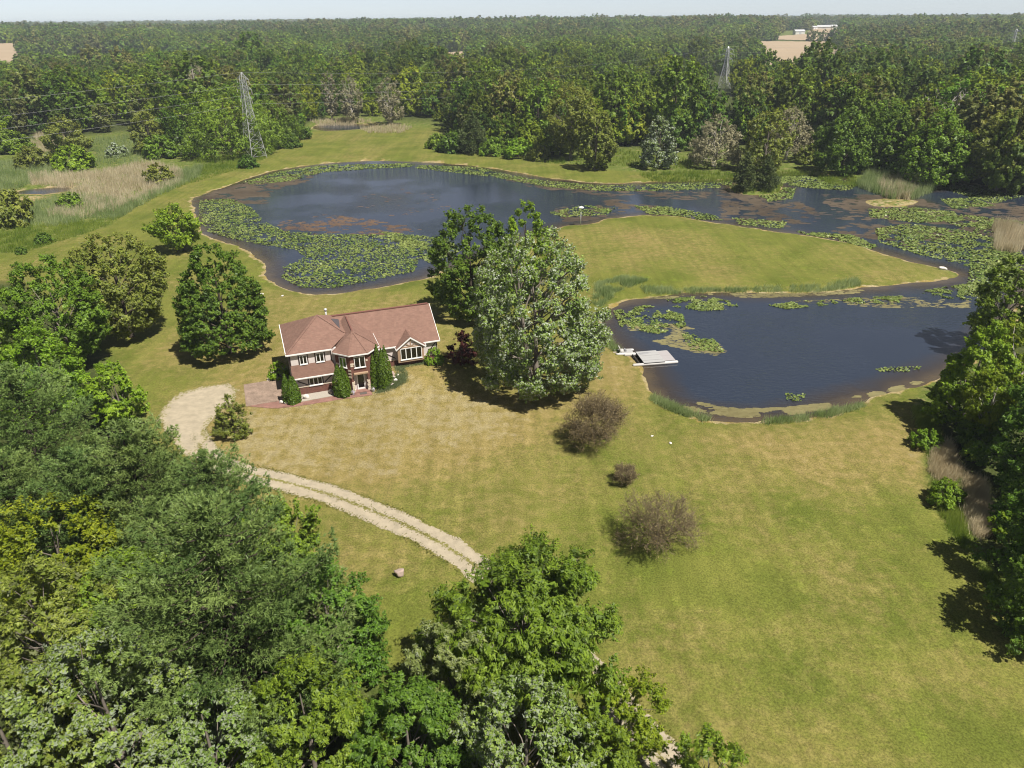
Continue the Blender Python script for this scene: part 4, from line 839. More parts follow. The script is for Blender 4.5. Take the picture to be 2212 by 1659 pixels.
p_a = pine(15, 5.8, 61, L_PINE, B_DARK, tufts=9500, needles=8); p_b = pine(14, 5.0, 62, L_PINE, B_DARK, tufts=8500, needles=8); p_c = pine(17, 7.2, 63, L_PINE, B_DARK, tufts=14000, needles=8, nl=.27, whorls=15)
near('pine_tree', 'white pine at the left edge below the light green maples', 75, 960, 15, 5.8, p_a, .5)
near('pine_tree', 'white pine in the middle of the left wood beside the drive bend', 315, 1080, 14, 5, p_b, .5)
near('pine_tree', 'white pine reaching out over the gravel drive', 470, 1120, 12, 4, p_a, .5).scale = (.78, .78, .8)
near('pine_tree', 'dark white pine at the left edge between two lighter trees', 40, 1115, 12, 4, p_b, .5, 2.0).scale = (.8, .8, .85)
near('pine_tree', 'white pine behind the yellow-green tree in the left wood', 195, 1120, 13, 4, p_b, .5, 4.1).scale = (.85, .85, .9)
near('pine_tree', 'huge round white pine nearest the camera at lower left', 500, 1345, 16.5, 7.2, p_c, .5)
near('pine_tree', 'small white pine crown beside the yellow-green tree', 360, 1195, 10, 4, p_a, .5, 1.3).scale = (.66, .66, .66)
near('ash_tree', 'yellow-green tree at the left edge in front of the pines', 130, 1195, 10.5, 4.6, leafy(10.5, 5.6, 64, L_YELLOW, B_GREY, cb=.08, prof='spread', clumps=230, leaves=36000, ls=(.20, .11), lobes=.2, csize=.17))
near('maple_tree', 'green maple between the huge pine and the drive', 610, 1190, 9.5, 3.2, leafy(9.5, 3.2, 65, L_MAPLE, B_GREY, cb=.08, prof='round', clumps=150, leaves=22000, ls=(.2, .12), csize=.2))
near('maple_tree', 'round dark green maple at the lawn edge near the boulder', 700, 1320, 9.5, 3.6, leafy(9.5, 3.8, 66, L_DARK, B_GREY, cb=.05, prof='dome', clumps=190, leaves=30000, ls=(.19, .11), csize=.19, lobes=.22))
near('elm_tree', 'thin green tree at the lower left edge of the picture', 95, 1370, 11, 4.6, leafy(11, 4.8, 67, L_OLIVE, B_GREY, cb=.08, prof='round', clumps=240, leaves=34000, ls=(.22, .09), lobes=.28, csize=.16, inner=.22, droop=.2))
near('elm_tree', 'green tree between the yellow-green tree and the huge pine', 270, 1310, 9.5, 3.5, leafy(9.5, 3.6, 68, L_MAPLE, B_GREY, cb=.08, prof='round', clumps=150, leaves=20000, ls=(.2, .1), csize=.2, droop=.2))
near('silver_maple_tree', 'silver maple with pale leaves in the bottom left corner', 240, 1560, 12, 5.2, leafy(12, 5.4, 69, L_SILVERD, B_GREY, cb=.08, prof='round', clumps=460, leaves=52000, ls=(.2, .13), lobes=.17, csize=.11, stream=(.35, .2, .6), up=.3, jit=.55))
near('silver_maple_tree', 'pale leaved tree at the very bottom left edge', 15, 1600, 11, 4, leafy(11, 4.2, 70, L_OLIVE, B_GREY, cb=.08, prof='round', clumps=190, leaves=22000, ls=(.2, .13), csize=.16, stream=(.2, 0, .5)))
near('silver_maple_tree', 'pale bushy silver maple at the bottom edge below the huge pine', 455, 1610, 9.5, 3.6, leafy(9.5, 3.7, 71, L_SILVERD, B_GREY, cb=.05, prof='dome', clumps=220, leaves=30000, ls=(.18, .11), csize=.16, stream=(.3, .2, .4), up=.35, jit=.55))
near('walnut_tree', 'leafy tree at the bottom edge right of the pale silver maples', 660, 1560, 9, 4.2, leafy(9, 4.3, 72, L_MAPLE, B_GREY, cb=.05, prof='dome', clumps=220, leaves=36000, ls=(.22, .085), csize=.17, droop=.35))
near('walnut_tree', 'dark leafy tree at the bottom edge below the spreading walnut', 880, 1590, 8.5, 3.6, leafy(8.5, 3.8, 73, L_DARK, B_GREY, cb=.05, prof='dome', clumps=200, leaves=32000, ls=(.22, .085), csize=.17, droop=.35))
near('walnut_tree', 'big spreading walnut standing over the gravel drive', 1135, 1345, 10, 6.9, leafy(10, 6.9, 74, L_MAPLE, B_GREY, cb=.28, prof='spread', clumps=300, leaves=54000, ls=(.30, .095), lobes=.32, csize=.145, inner=.2, droop=.5, squash=.6, limbs=34, up=.5), .6)
near('willow_tree', 'pale green willow in front of the spreading walnut', 985, 1455, 8.5, 3.4, leafy(8.5, 3.5, 75, leaf_mat('leaf_willow', (.08, .115, .045), (.19, .225, .115), (.27, .30, .2)), B_GREY, cb=.08, prof='spread', clumps=170, leaves=34000, ls=(.24, .055), lobes=.3, csize=.17, stream=(.7, -.5, -.1), droop=.2))
near('silver_maple_tree', 'glossy silver maple at the bottom edge in the middle', 1135, 1600, 9, 4.2, leafy(9, 4.4, 76, L_SILVERD, B_GREY, cb=.05, prof='dome', clumps=250, leaves=40000, ls=(.18, .12), csize=.15, stream=(.4, -.3, .2), up=.35, jit=.55))
near('locust_tree', 'small yellow-green tree at the bottom edge right of the drive', 1345, 1545, 6.5, 2.6, leafy(6.5, 2.7, 77, L_YELLOW, B_GREY, cb=.1, prof='spread', clumps=110, leaves=17000, ls=(.16, .08), csize=.2, lobes=.3))
near('locust_tree', 'green tree under the small yellow-green tree at the bottom edge', 1290, 1640, 6.5, 2.6, leafy(6.5, 2.7, 78, L_MAPLE, B_GREY, cb=.05, prof='dome', clumps=110, leaves=17000, ls=(.18, .09), csize=.2, lobes=.25))
near('walnut_tree', 'open sapling rising into the bottom right lawn', 1525, 1690, 6.5, 2.6, leafy(6.5, 3.3, 79, L_MAPLE, B_GREY, cb=.2, prof='spread', clumps=60, leaves=8000, ls=(.24, .075), csize=.17, lobes=.4, inner=.3, droop=.35, limbs=24))
# right-hand wood
near('maple_tree', 'tall tree at the right edge beyond the small pond', 2185, 645, 13, 4.6, leafy(13, 4.8, 81, L_MAPLE, B_GREY, cb=.08, prof='oval', clumps=190, leaves=24000, ls=(.3, .17), csize=.17))
near('maple_tree', 'bright green maple overhanging the right end of the small pond', 2112, 800, 12, 4.0, leafy(12, 4.0, 82, L_BRIGHT, B_GREY, cb=.06, prof='dome', clumps=240, leaves=32000, ls=(.27, .16), csize=.16, lobes=.25))
near('locust_tree', 'yellowish feathery locust with a pale trunk at the right edge', 2150, 850, 9.5, 3, leafy(9.5, 2.7, 83, L_YELLOW, B_PALE, cb=.3, prof='spread', clumps=120, leaves=19000, ls=(.22, .07), csize=.2, lobes=.3, droop=.4), .7)
near('locust_tree', 'yellowish feathery locust cut by the right edge of the picture', 2212, 770, 11, 3.4, leafy(11, 3.4, 84, L_YELLOW, B_PALE, cb=.15, prof='oval', clumps=140, leaves=19000, ls=(.22, .08), csize=.18, lobes=.3, droop=.4))
rt = leafy(12, 4.8, 85, L_DARK, B_GREY, cb=.05, prof='dome', clumps=220, leaves=26000, ls=(.25, .15), csize=.17, lobes=.25)
for xc, yc, s, rz, lab in ((2270, 900, 1.0, 0, 'dark maple outside the right edge behind the yellowish locusts'), (2285, 1015, .85, 1.3, 'dark shaded maple on the right edge behind the dry grass'), (2310, 1140, .9, 2.2, 'dark maple at the right edge beside the widest part of the lawn'), (2320, 1265, .8, 3.1, 'dark maple nearest the camera on the right edge'), (2125, 915, .45, 4.0, 'shaded bushy maple at the right lawn corner by the pond'), (2330, 690, 1.1, 5.0, 'dark maple outside the right edge beyond the pond'), (2420, 1010, 1.1, .5, 'dark maple well outside the right edge')):
    if xc > 2325: continue
    t_ = plant('maple_tree', lab, 'tree', mid(xc, yc, 12 * s), rt, rz, s)
sb = leafy(2.4, 1.5, 91, L_BRIGHT, B_DARK, cb=.03, prof='dome', clumps=70, leaves=7000, ls=(.16, .08), csize=.25, limbs=8, lobes=.25)
for xc, yc, s, lab in ((2045, 1060, 1.0, 'green bush in the dry grass at the right lawn edge'), (2005, 945, .9, 'bright bush at the lawn corner under the right maple'), (2105, 970, .8, 'green bush below the pale-trunked locust'), (2190, 1130, 1.0, 'bush under the dark maples on the right edge')):
    plant('bush', lab, 'bush', mid(xc, yc, 2.4 * s), sb, xc * .1, s)

# ------------------------------------------------------------------ far bank of the big pond and the wet meadow
def far(name, lab, bx, by, ty, wp, fn, **k):
    b, h, r = fit(bx, by, ty, wp); return plant(name, lab, 'tree' if 'tree' in name else 'bush', b, fn(h, r, **k))
M_ = dict(ls=(.62, .4), csize=.19)
far('spruce_tree', 'dark spruce on the far bank of the big pond', 1022, 331, 243, 74, pine, seed=101, leafm=L_SPRUCE, bark=B_DARK, prof='cone', whorls=15, tufts=3600, needles=5, nl=.5, nw=.09, lift=-.12, tip=.05)
far('tree', 'tall grey-green cottonwood with a bare trunk on the far bank', 1232, 345, 182, 118, leafy, seed=102, leafm=L_OLIVE, bark=B_GREY, cb=.18, prof='oval', clumps=190, leaves=12000, lobes=.3, inner=.25, **M_)
far('tree', 'lower olive cottonwood beside the tall one on the far bank', 1285, 366, 238, 92, leafy, seed=103, leafm=L_OLIVE, bark=B_GREY, cb=.05, prof='oval', clumps=140, leaves=9000, lobes=.25, **M_)
far('tree', 'silvery white poplar standing alone on the far bank', 1420, 362, 252, 84, leafy, seed=104, leafm=L_POPLAR, bark=B_GREY, cb=.04, prof='skirt', clumps=150, leaves=10000, ls=(.5, .34), csize=.17, up=.3, jit=.55)
far('tree', 'pale beige half-bare tree right of the white poplar', 1540, 360, 248, 118, leafy, seed=105, leafm=L_PALE, bark=B_PALE, cb=.08, prof='dome', clumps=260, leaves=12500, ls=(.42, .24), csize=.14, inner=.18, limbs=40, stems=2)
far('tree', 'pale half-bare tree with white limbs behind the two spruces', 1695, 345, 228, 100, leafy, seed=106, leafm=L_PALE, bark=B_PALE, cb=.1, prof='dome', clumps=220, leaves=9500, ls=(.42, .24), csize=.14, inner=.2, limbs=40, stems=2)
far('tree', 'green tree left of the pale one behind the two spruces', 1648, 374, 236, 112, leafy, seed=107, leafm=L_OLIVE, bark=B_GREY, cb=.06, prof='oval', clumps=110, leaves=7000, **M_)
far('spruce_tree', 'left spruce of the pair on the pond islet', 1606, 412, 330, 52, pine, seed=108, leafm=L_SPRUCE, bark=B_DARK, prof='cone', whorls=14, tufts=2600, needles=6, nl=.4, nw=.07, lift=-.1, tip=.05)
far('spruce_tree', 'right spruce of the pair on the pond islet', 1652, 411, 338, 54, pine, seed=109, leafm=L_SPRUCE, bark=B_DARK, prof='cone', whorls=13, tufts=2600, needles=6, nl=.4, nw=.07, lift=-.1, tip=.1)
far('tree', 'round dark green maple on the far shore behind the marsh inlet', 1815, 372, 232, 122, leafy, seed=110, leafm=L_DARK, bark=B_DARK, cb=.05, prof='dome', clumps=190, leaves=13000, **M_)
far('tree', 'large green tree behind the tall reeds at the right', 2005, 395, 238, 150, leafy, seed=111, leafm=L_MAPLE, bark=B_DARK, cb=.05, prof='dome', clumps=210, leaves=14000, **M_)
far('tree', 'dark green tree between the round maple and the reeds', 1910, 372, 225, 110, leafy, seed=112, leafm=L_DARK, bark=B_DARK, cb=.05, prof='dome', clumps=170, leaves=11000, **M_)
far('tree', 'tall tree with a leaning trunk over the dark inlet at right', 2150, 415, 240, 150, leafy, seed=113, leafm=L_OLIVE, bark=B_GREY, cb=.2, prof='round', clumps=190, leaves=12500, inner=.22, **M_)
far('tree', 'dead white-limbed tree standing in the wood at right', 2040, 330, 170, 120, lambda h, r: twiggy(h, r * 1.1, 114, None, B_PALE, stems=7, levels=5, n0=3, leaves=0, rad=.24, trunk_h=.35, ratio=.72))
for i, (bx, by, ty, wp, lab) in enumerate(((845, 268, 165, 66, 'tallest pale beige tree beside the far mown clearing'), (762, 262, 160, 56, 'pale beige tree left of the tallest pale one'), (718, 258, 152, 36, 'narrow pale tree third from the clearing'), (432, 240, 125, 62, 'pale beige tree above the dark tree mass by the pylon'), (1680, 300, 232, 60, 'pale tree top behind the white-limbed half-bare tree'))):
    far('tree', lab, bx, by, ty, wp, leafy, seed=120 + i, leafm=L_PALE, bark=B_PALE, cb=.06, prof='oval', clumps=110, leaves=6500, ls=(.5, .26), csize=.19, inner=.25, limbs=40)
for i, (bx, by, ty, wp, m_, lab) in enumerate(((500, 335, 185, 200, L_MAPLE, 'biggest round tree of the mass behind the near pylon'), (410, 330, 205, 110, L_DARK, 'dark tree at the left of the mass behind the near pylon'), (590, 318, 212, 120, L_MAPLE, 'sunlit tree right of the near pylon'), (635, 300, 250, 70, L_DARK, 'low dark tree at the right end of the mass by the clearing'), (330, 330, 240, 80, L_OLIVE, 'olive tree left of the dark tree mass in the wet meadow'), (150, 330, 248, 84, L_OLIVE, 'tall open tree standing in the wet meadow at left'))):
    far('tree', lab, bx, by, ty, wp, leafy, seed=130 + i, leafm=m_, bark=B_DARK, cb=.04, prof='dome', clumps=210 if i == 0 else 130, leaves=15000 if i == 0 else 8500, ls=(.55, .36), csize=.17, lobes=.24)
bsh = [leafy(3.2, 2.6, 140 + k, m_, B_DARK, cb=.02, prof='dome', clumps=60, leaves=3600, ls=(.42, .26), csize=.24, limbs=6, lobes=.22) for k, m_ in enumerate((L_MAPLE, L_OLIVE, L_BRIGHT, L_POPLAR, L_DARK))]
for k, bx, by, wp, lab in ((1, 78, 362, 68, 'round olive bush at the left edge of the wet meadow'), (2, 160, 366, 74, 'bright round bush right of the olive one in the wet meadow'), (3, 252, 338, 44, 'silvery bush before the dark tree mass'), (0, 155, 450, 50, 'lone green bush among the reeds near the marsh pool'), (1, 345, 396, 62, 'leafy bush at the right end of the dry reeds'), (4, 535, 362, 40, 'small dark bush at the foot of the near pylon'), (4, 95, 526, 36, 'dark little bush on the meadow edge by the mown path'), (4, 48, 548, 24, 'darkest small bush at the left meadow edge'), (0, 350, 340, 70, 'low bush in front of the dark tree mass, left one'), (3, 410, 334, 60, 'low pale bush in front of the dark tree mass, right one'),
    (0, 945, 320, 46, 'bush at the corner of the far clearing'), (4, 975, 328, 60, 'dark bush left of the far bank spruce'), (0, 1065, 335, 56, 'bush right of the far bank spruce'), (2, 1120, 340, 60, 'bright bush under the far bank trees'), (1, 1165, 345, 50, 'olive bush left of the tall cottonwood'), (0, 30, 330, 70, 'green bush at the left frame edge by the wet meadow'), (1, 30, 485, 95, 'big bush at the left frame edge by the marsh pool'), (2, 1000, 300, 50, 'bright bush behind the far bank spruce'), (4, 630, 318, 44, 'dark bush at the clearing end of the tree mass'), (1, 1745, 352, 60, 'olive bush behind the marsh inlet')):
    b = G(bx, by); s = wp / 2 * depth(b) / FPX / 2.6
    plant('bush', lab, 'bush', b, bsh[k], bx * .37, (s, s, s * (1.25 if 'big' in lab else 1.0)))
# ------------------------------------------------------------------ stones, pots, beds
def rock_mesh(seed, sx, sy, sz, mat, sub=2, rough=.22):
    g = np.random.default_rng(seed); t = (1 + 5 ** .5) / 2
    V = [(-1, t, 0), (1, t, 0), (-1, -t, 0), (1, -t, 0), (0, -1, t), (0, 1, t), (0, -1, -t), (0, 1, -t), (t, 0, -1), (t, 0, 1), (-t, 0, -1), (-t, 0, 1)]
    F = [(0, 11, 5), (0, 5, 1), (0, 1, 7), (0, 7, 10), (0, 10, 11), (1, 5, 9), (5, 11, 4), (11, 10, 2), (10, 7, 6), (7, 1, 8), (3, 9, 4), (3, 4, 2), (3, 2, 6), (3, 6, 8), (3, 8, 9), (4, 9, 5), (2, 4, 11), (6, 2, 10), (8, 6, 7), (9, 8, 1)]
    V = [np.array(v) / np.linalg.norm(v) for v in V]
    for _ in range(sub):
        nf, ca = [], {}
        def md(a, b):
            k = (min(a, b), max(a, b))
            if k not in ca: m = V[a] + V[b]; V.append(m / np.linalg.norm(m)); ca[k] = len(V) - 1
            return ca[k]
        for a, b, c in F: x, y, z = md(a, b), md(b, c), md(c, a); nf += [(a, x, z), (b, y, x), (c, z, y), (x, y, z)]
        F = nf
    V = np.array(V); pl = unit(g.normal(size=(9, 3))); d = np.ones(len(V))
    for n_ in pl: d = np.minimum(d, np.where(V @ n_ > .62, .62 / np.maximum(V @ n_, .01), 1))
    d *= 1 + rough * (vnoise(V[:, 0] * 2 + seed, V[:, 1] * 2 + V[:, 2] * 1.7 + 9) - .5)
    V = V * d[:, None] * np.array([sx, sy, sz]); V[:, 2] += sz * .55
    return mesh_np('rock', V, np.array(F), mat)
M_ROCK = plain('fieldstone', (.36, .31, .27), .9, .2, .35, 2.5, bump=.4); M_ROCKW = plain('pale_stone', (.58, .54, .49), .9, .2, .2, 3, bump=.4); M_ROCKP = plain('pinkish_stone', (.34, .26, .22), .85, .2, .35, 2.2, bump=.4)
def rock(name, lab, loc, s, seed, mat, rz=0): tag(add(name, rock_mesh(seed, *s, mat), None, tuple(loc)), lab, 'rock').rotation_euler = (0, 0, rz)
rock('boulder', 'pinkish grey boulder alone on the lawn left of the drive', G(864, 1243), (.52, .44, .46), 3, M_ROCKP)
rock('garden_rock', 'pointed pale rock in the gravel bed under the lower windows', hp(1.15, -1.15, .05), (.42, .32, .42), 4, M_ROCKW)
rock('garden_rock', 'round dark rock at the right end of the gravel bed', hp(4.1, -.95, .05), (.36, .32, .34), 5, M_ROCK)
rock('garden_rock', 'pale flat rock beside the left arborvitae by the apron', hp(-1.6, -1.2, .06), (.5, .35, .22), 6, M_ROCKW)
rock('garden_rock', 'pale rock on the front corner of the apron', hp(-1.15, -1.75, .06), (.28, .22, .2), 7, M_ROCKW)
for k, (u, v, s, m_, lab) in enumerate(((11.75, -.2, .42, M_ROCKP, 'largest rock of the rockery right of the tall arborvitae'), (11.75, -1.0, .34, M_ROCK, 'grey rock in the middle of the rockery'), (12.35, -.75, .22, M_ROCKW, 'small pale rock at the right side of the rockery'), (11.8, -1.75, .3, M_ROCKW, 'pale rock at the lower end of the rockery'), (11.35, -2.3, .24, M_ROCK, 'lowest small grey rock of the rockery'), (9.0, -1.55, .34, M_ROCKW, 'white rock between the door and the tall arborvitae'))):
    rock('rockery_stone', lab, hp(u, v, -.05), (s, s * .8, s * .75), 10 + k, m_, k)
for k, (x, y, s, lab) in enumerate(((2035, 582, .9, 'big pale stone on the tip of the lawn peninsula'), (1408, 943, .22, 'small white stone left of the other in the lawn below the pond'), (1448, 958, .24, 'small white stone right of the other in the lawn below the pond'), (565, 636, .38, 'pale stones at the pond edge behind the left maple'), (610, 640, .3, 'small pale stone at the pond edge behind the house'))):
    rock('lawn_stone', lab, G(x, y), (s, s * .7, s * .5), 30 + k, M_ROCKW, k)
M_PEBBLE = plain('pea_gravel', (.33, .295, .25), .95, .1, .45, 22, bump=.5)
draped('gravel_bed', [(.2, -1.78), (4.55, -1.62), (4.75, -.5), (4.7, -.02), (.2, -.02)], 0.045, M_PEBBLE)
draped('gravel_strip', [(-2.9, 5.4), (-.2, 5.4), (-.2, 8.6), (-1.4, 8.9), (-2.6, 7.6)], 0.04, M_PEBBLE)
M_POT = plain('glazed_pot', (.50, .50, .53), .4, .5, .1, 5); M_MAT = plain('doormat', (.10, .085, .075), .95, .1, .3, 25)
L_FLOWER = leaf_mat('flower', (.30, .18, .38), (.75, .72, .72), trans=.2, hue=0, val=0, boost=False)
for u, lab in ((6.55, 'flower pot on the path left of the front door'), (8.95, 'flower pot on the path right of the front door')):
    loc = hp(u, -2.25, .05); t_ = thing('flower_pot', lab, 'flower pot', loc)
    MB().tube([(0, 0, 0), (0, 0, .05), (0, 0, .32), (0, 0, .36), (0, 0, .37)], [.14, .16, .22, .23, .19], 12).build('pot', M_POT, t_, True)
    g = np.random.default_rng(int(u * 10)); m = 260; pos = np.abs(g.normal(0, .12, (m, 3))) * np.sign(g.normal(size=(m, 3))); pos[:, 2] = .38 + np.abs(g.normal(0, .1, m)); nr = unit(pos - [0, 0, .3]); ta = g.normal(size=(m, 3)); ta = unit(ta - nr * np.sum(ta * nr, 1)[:, None])
    V, F, T = leaf_faces(pos, nr, ta, np.full(m, .08), np.full(m, .06), g.random(m)); k = m // 2
    add('foliage', mesh_np('foliage', V[:3 * k], F[:k], L_MAPLE, dict(tint=T[:3 * k])), t_); add('blossom', mesh_np('blossom', V[3 * k:], F[:m - k], L_FLOWER, dict(tint=T[3 * k:])), t_)
q = hp(7.75, -2.35, .062); tag(MB().box(-.42, .42, -.25, .25, 0, .02).build('doormat', M_MAT, None, loc=tuple(q)), 'dark doormat lying before the front door', 'doormat').rotation_euler = (0, 0, HA)

# ------------------------------------------------------------------ raft and pedal boat
def src(x, y): return ((1780 + x / 6.506) / 1.38879, (980 + y / 6.506) / 1.38879)
M_DECK = plain('deck_panel', (.32, .315, .31), .75, .25, .06, 3); M_TUBE = plain('pontoon_white', (.47, .45, .43), .5, .4, .06, 3); M_DECK2 = plain('deck_panel_grey', (.31, .29, .29), .8, .2, .06, 3); M_BLACK = plain('black_rubber', (.03, .03, .032), .6, .3, .1, 5); M_GREYP = plain('grey_plastic', (.22, .22, .225), .6, .3, .1, 5)
A_ = P(*src(770, 760), -.25); B_ = P(*src(1655, 690), -.25); ang = math.atan2(B_[1] - A_[1], B_[0] - A_[0]); Lr = float(np.hypot(*(B_ - A_)[:2]))
raft = thing('pontoon_raft', 'white flat swimming raft on pontoons lying against the bank of the small pond', 'raft', (A_[0], A_[1], ZW), ang)
Wr = 3.3
def pon(y, x0, x1, nm='pontoon'):
    MB().tube([(x0, y, .16), (x0 + .12, y, .16), (x1 - .12, y, .16), (x1, y, .16)], [.10, .21, .21, .10], 12).build(nm, M_TUBE, raft, True)
pon(.05, 0, Lr); pon(Wr, -.15, Lr - .25); MB().box(.9, 1.0, .25, Wr - .2, .1, .3).box(Lr - .9, Lr - .8, .25, Wr - .2, .1, .3).build('cross_beam', M_BLACK, raft)
d0, d1 = Lr * .24, Lr * .70
for k in range(5): MB().box(d0, d1, -.12 + k * (Wr + .3) / 5 + .022, -.12 + (k + 1) * (Wr + .3) / 5 - .022, .415, .46 + .012 * (k % 2)).build('deck_plank', M_DECK, raft)
MB().box(d0, d1, -.11, Wr + .17, .33, .413).build('deck_frame', M_BLACK, raft)
for k in range(2): MB().box(d1 + .02, Lr - .32, .2 + k * (Wr - .3) / 2 + .01, .2 + (k + 1) * (Wr - .3) / 2 - .01, .36, .40).build('swim_step', M_DECK2, raft)
q = raft.matrix_basis @ Vector((0, 0, 0))
c_, s_ = math.cos(ang), math.sin(ang)
def rp(x, y, z): return (A_[0] + c_ * x - s_ * y, A_[1] + s_ * x + c_ * y, ZW + z)
tarp = MB(); g = np.random.default_rng(5); pts = [(.9 * math.cos(a) * (.8 + .4 * g.random()), .33 * math.sin(a) * (.8 + .4 * g.random())) for a in np.linspace(0, 6.28, 12)[:-1]]
tarp.raw([(x, y, .005) for x, y in pts] + [(x * .6, y * .6, .06 + .05 * g.random()) for x, y in pts], [tuple(range(11, 22))] + [(i, (i + 1) % 11, 11 + (i + 1) % 11, 11 + i) for i in range(11)])
o = tag(tarp.build('tarpaulin', M_GREYP, None, loc=rp(d0 + .95, Wr - .55, .465)), 'crumpled grey tarpaulin on the raft deck', 'tarpaulin'); o.rotation_euler = (0, 0, ang + .1)
E1 = P(*src(470, 540), -.2); E2 = P(*src(830, 525), -.2); an2 = math.atan2(E2[1] - E1[1], E2[0] - E1[0]); Lb = float(np.hypot(*(E2 - E1)[:2]))
boat = thing('pedal_boat', 'small white pedal boat pulled onto the bank beside the raft', 'boat', (E1[0], E1[1], -.36), an2)
for y in (0, 1.25): MB().tube([(-.25, y, .25), (0, y, .17), (.3, y, .15), (Lb - .2, y, .15), (Lb, y, .18)], [.05, .14, .18, .18, .1], 10).build('hull', M_TUBE, boat, True)
MB().box(.3, Lb - .35, .1, 1.15, .27, .33).build('deck', M_DECK, boat)
for y in (.18, .66):
    st = MB().box(.55, .95, y, y + .4, .332, .48).raw([(.42, y, .45), (.56, y, .45), (.56, y + .4, .45), (.42, y + .4, .45), (.28, y, .95), (.38, y, .97), (.38, y + .4, .97), (.28, y + .4, .95)], [(0, 3, 2, 1), (4, 5, 6, 7), (0, 1, 5, 4), (1, 2, 6, 5), (2, 3, 7, 6), (3, 0, 4, 7)])
    st.build('seat', M_TUBE, boat)
MB().box(1.05, 1.3, .35, .9, .332, .62).build('pedal_box', M_GREYP, boat); MB().tube([(1.18, .62, .62), (1.22, .62, .85)], .025, 6).build('steering_lever', M_BLACK, boat)
MB().box(-.45, .2, .5, .68, .2, .24).build('mooring_plank', M_CREAM, boat)
# lamp on the peninsula
b = G(1254, 487); h = height_to(b, 446); lamp = thing('pole_light', 'white pole with a wide flat hood at the pond end of the lawn peninsula', 'lamp', b)
MB().tube([(0, 0, -.2), (0, 0, h - .2)], [.07, .05], 8).build('pole', M_WHITE, lamp, True); MB().tube([(0, 0, h - .42), (0, 0, h - .28), (0, 0, h - .1), (0, 0, h)], [.12, .62, .5, .08], 12).build('hood', M_WHITE, lamp, True)
# ------------------------------------------------------------------ pylons and wires
M_STEEL = plain('galvanised_steel', (.50, .50, .49), .5, .4, .12, 1.5, metal=.4); M_INS = plain('insulator', (.45, .42, .38), .4, .5, .1, 5)
def pylon(base, h, rz, lab, bw=3.3, k_=1.0, arms=(.70, .81, .92)):
    t_ = thing('pylon', lab, 'pylon', base, rz, None); L = lambda z: np.interp(z / h, [0, .62, .95, 1], [bw, .95, .62, .08]); th = .16 * k_
    for sx, sy in ((-1, -1), (1, -1), (1, 1), (-1, 1)):
        zs = [0, .62 * h, .95 * h, h]; m = MB()
        for a, b_ in zip(zs[:-1], zs[1:]): m.bar((sx * L(a), sy * L(a), a - (.5 if a == 0 else 0)), (sx * L(b_), sy * L(b_), b_), th)
        m.build('leg', M_STEEL, t_)
    zs = [0.03 * h, .13 * h, .23 * h, .33 * h, .42 * h, .5 * h, .56 * h, .62 * h, .68 * h, .74 * h, .8 * h, .86 * h, .92 * h]; br = MB()
    for k, (a, b_) in enumerate(zip(zs[:-1], zs[1:])):
        ca = [(s * L(a), t * L(a), a) for s, t in ((-1, -1), (1, -1), (1, 1), (-1, 1))]; cb = [(s * L(b_), t * L(b_), b_) for s, t in ((-1, -1), (1, -1), (1, 1), (-1, 1))]
        for i in range(4):
            j = (i + 1) % 4; br.bar(ca[i], cb[j], .07 * k_); br.bar(ca[j], cb[i], .07 * k_)
            if k % 2 == 0 or a < .4 * h: br.bar(ca[i], ca[j], .08)
    br.build('bracing', M_STEEL, t_)
    for n_, f in enumerate(arms):
        z = f * h; w = (3.6, 4.4, 3.6)[n_]; am = MB()
        for s in (-1, 1):
            e = (0, s * w, z + .1)
            for q in ((-L(z), s * L(z), z), (L(z), s * L(z), z), (-L(z + 1), s * L(z + 1), z + 1.1), (L(z + 1), s * L(z + 1), z + 1.1)): am.bar(q, e, .09 * k_)
        arm = am.build('crossarm', M_STEEL, t_)
        for s in (-1, 1): MB().tube([(0, s * w, z + .05), (0, s * w, z - 1.1)], [.05, .11], 6).build('insulator', M_INS, arm)
    return t_
pb1 = G(552, 341); ph1 = height_to(pb1, 156); pb2 = G(1563, 192); ph2 = height_to(pb2, 100); pb3 = G(2180, 122)
dirL = math.atan2(pb2[1] - pb1[1], pb2[0] - pb1[0]); pb0 = pb1 - (pb2 - pb1) * .95; pb0[2] = 0
pylon(pb1, ph1, dirL, 'nearest lattice power pylon beside the big pond', 2.7); pylon(pb2, ph2, dirL, 'second lattice power pylon rising out of the wood', 3.0, 1.7); pylon(pb3, ph2 * 1.02, dirL, 'farthest lattice power pylon near the right horizon', 3.0, 2.0)
def hang(a, b_, sag, n=26):
    t = np.linspace(0, 1, n)[:, None]; p = a + (b_ - a) * t; p[:, 2] -= sag * 4 * (t * (1 - t))[:, 0]; return p
nd = np.array([-math.sin(dirL), math.cos(dirL), 0])
hs = [(0, 1.0, 'topmost thin wire of the power line'), (-3.6, .92 - .05, 'upper conductor on the camera side of the power line'), (-4.4, .81 - .05, 'middle conductor on the camera side of the power line'), (-3.6, .70 - .05, 'lowest conductor on the camera side of the power line'), (3.6, .92 - .05, 'upper conductor on the far side of the power line'), (4.4, .81 - .05, 'middle conductor on the far side of the power line'), (3.6, .70 - .05, 'lowest conductor on the far side of the power line')]
M_WIRE = plain('aluminium_wire', (.40, .40, .40), .45, .5, .05, 1, metal=.3)
for off, f, lab in hs[:4]:
    e = [np.array([p[0], p[1], p[2] + hh * f]) + nd * off for p, hh in ((pb0, ph1), (pb1, ph1), (pb2, ph2), (pb3, ph2))]
    pts = np.vstack([hang(e[0], e[1], 4.5), hang(e[1], e[2], 5)[1:], hang(e[2], e[3], 6)[1:]])
    V, F = tubes_np([(pts, np.full(len(pts), .017))], 4); tag(add('power_line', mesh_np('power_line', V, F, M_WIRE)), lab, 'wire', None)
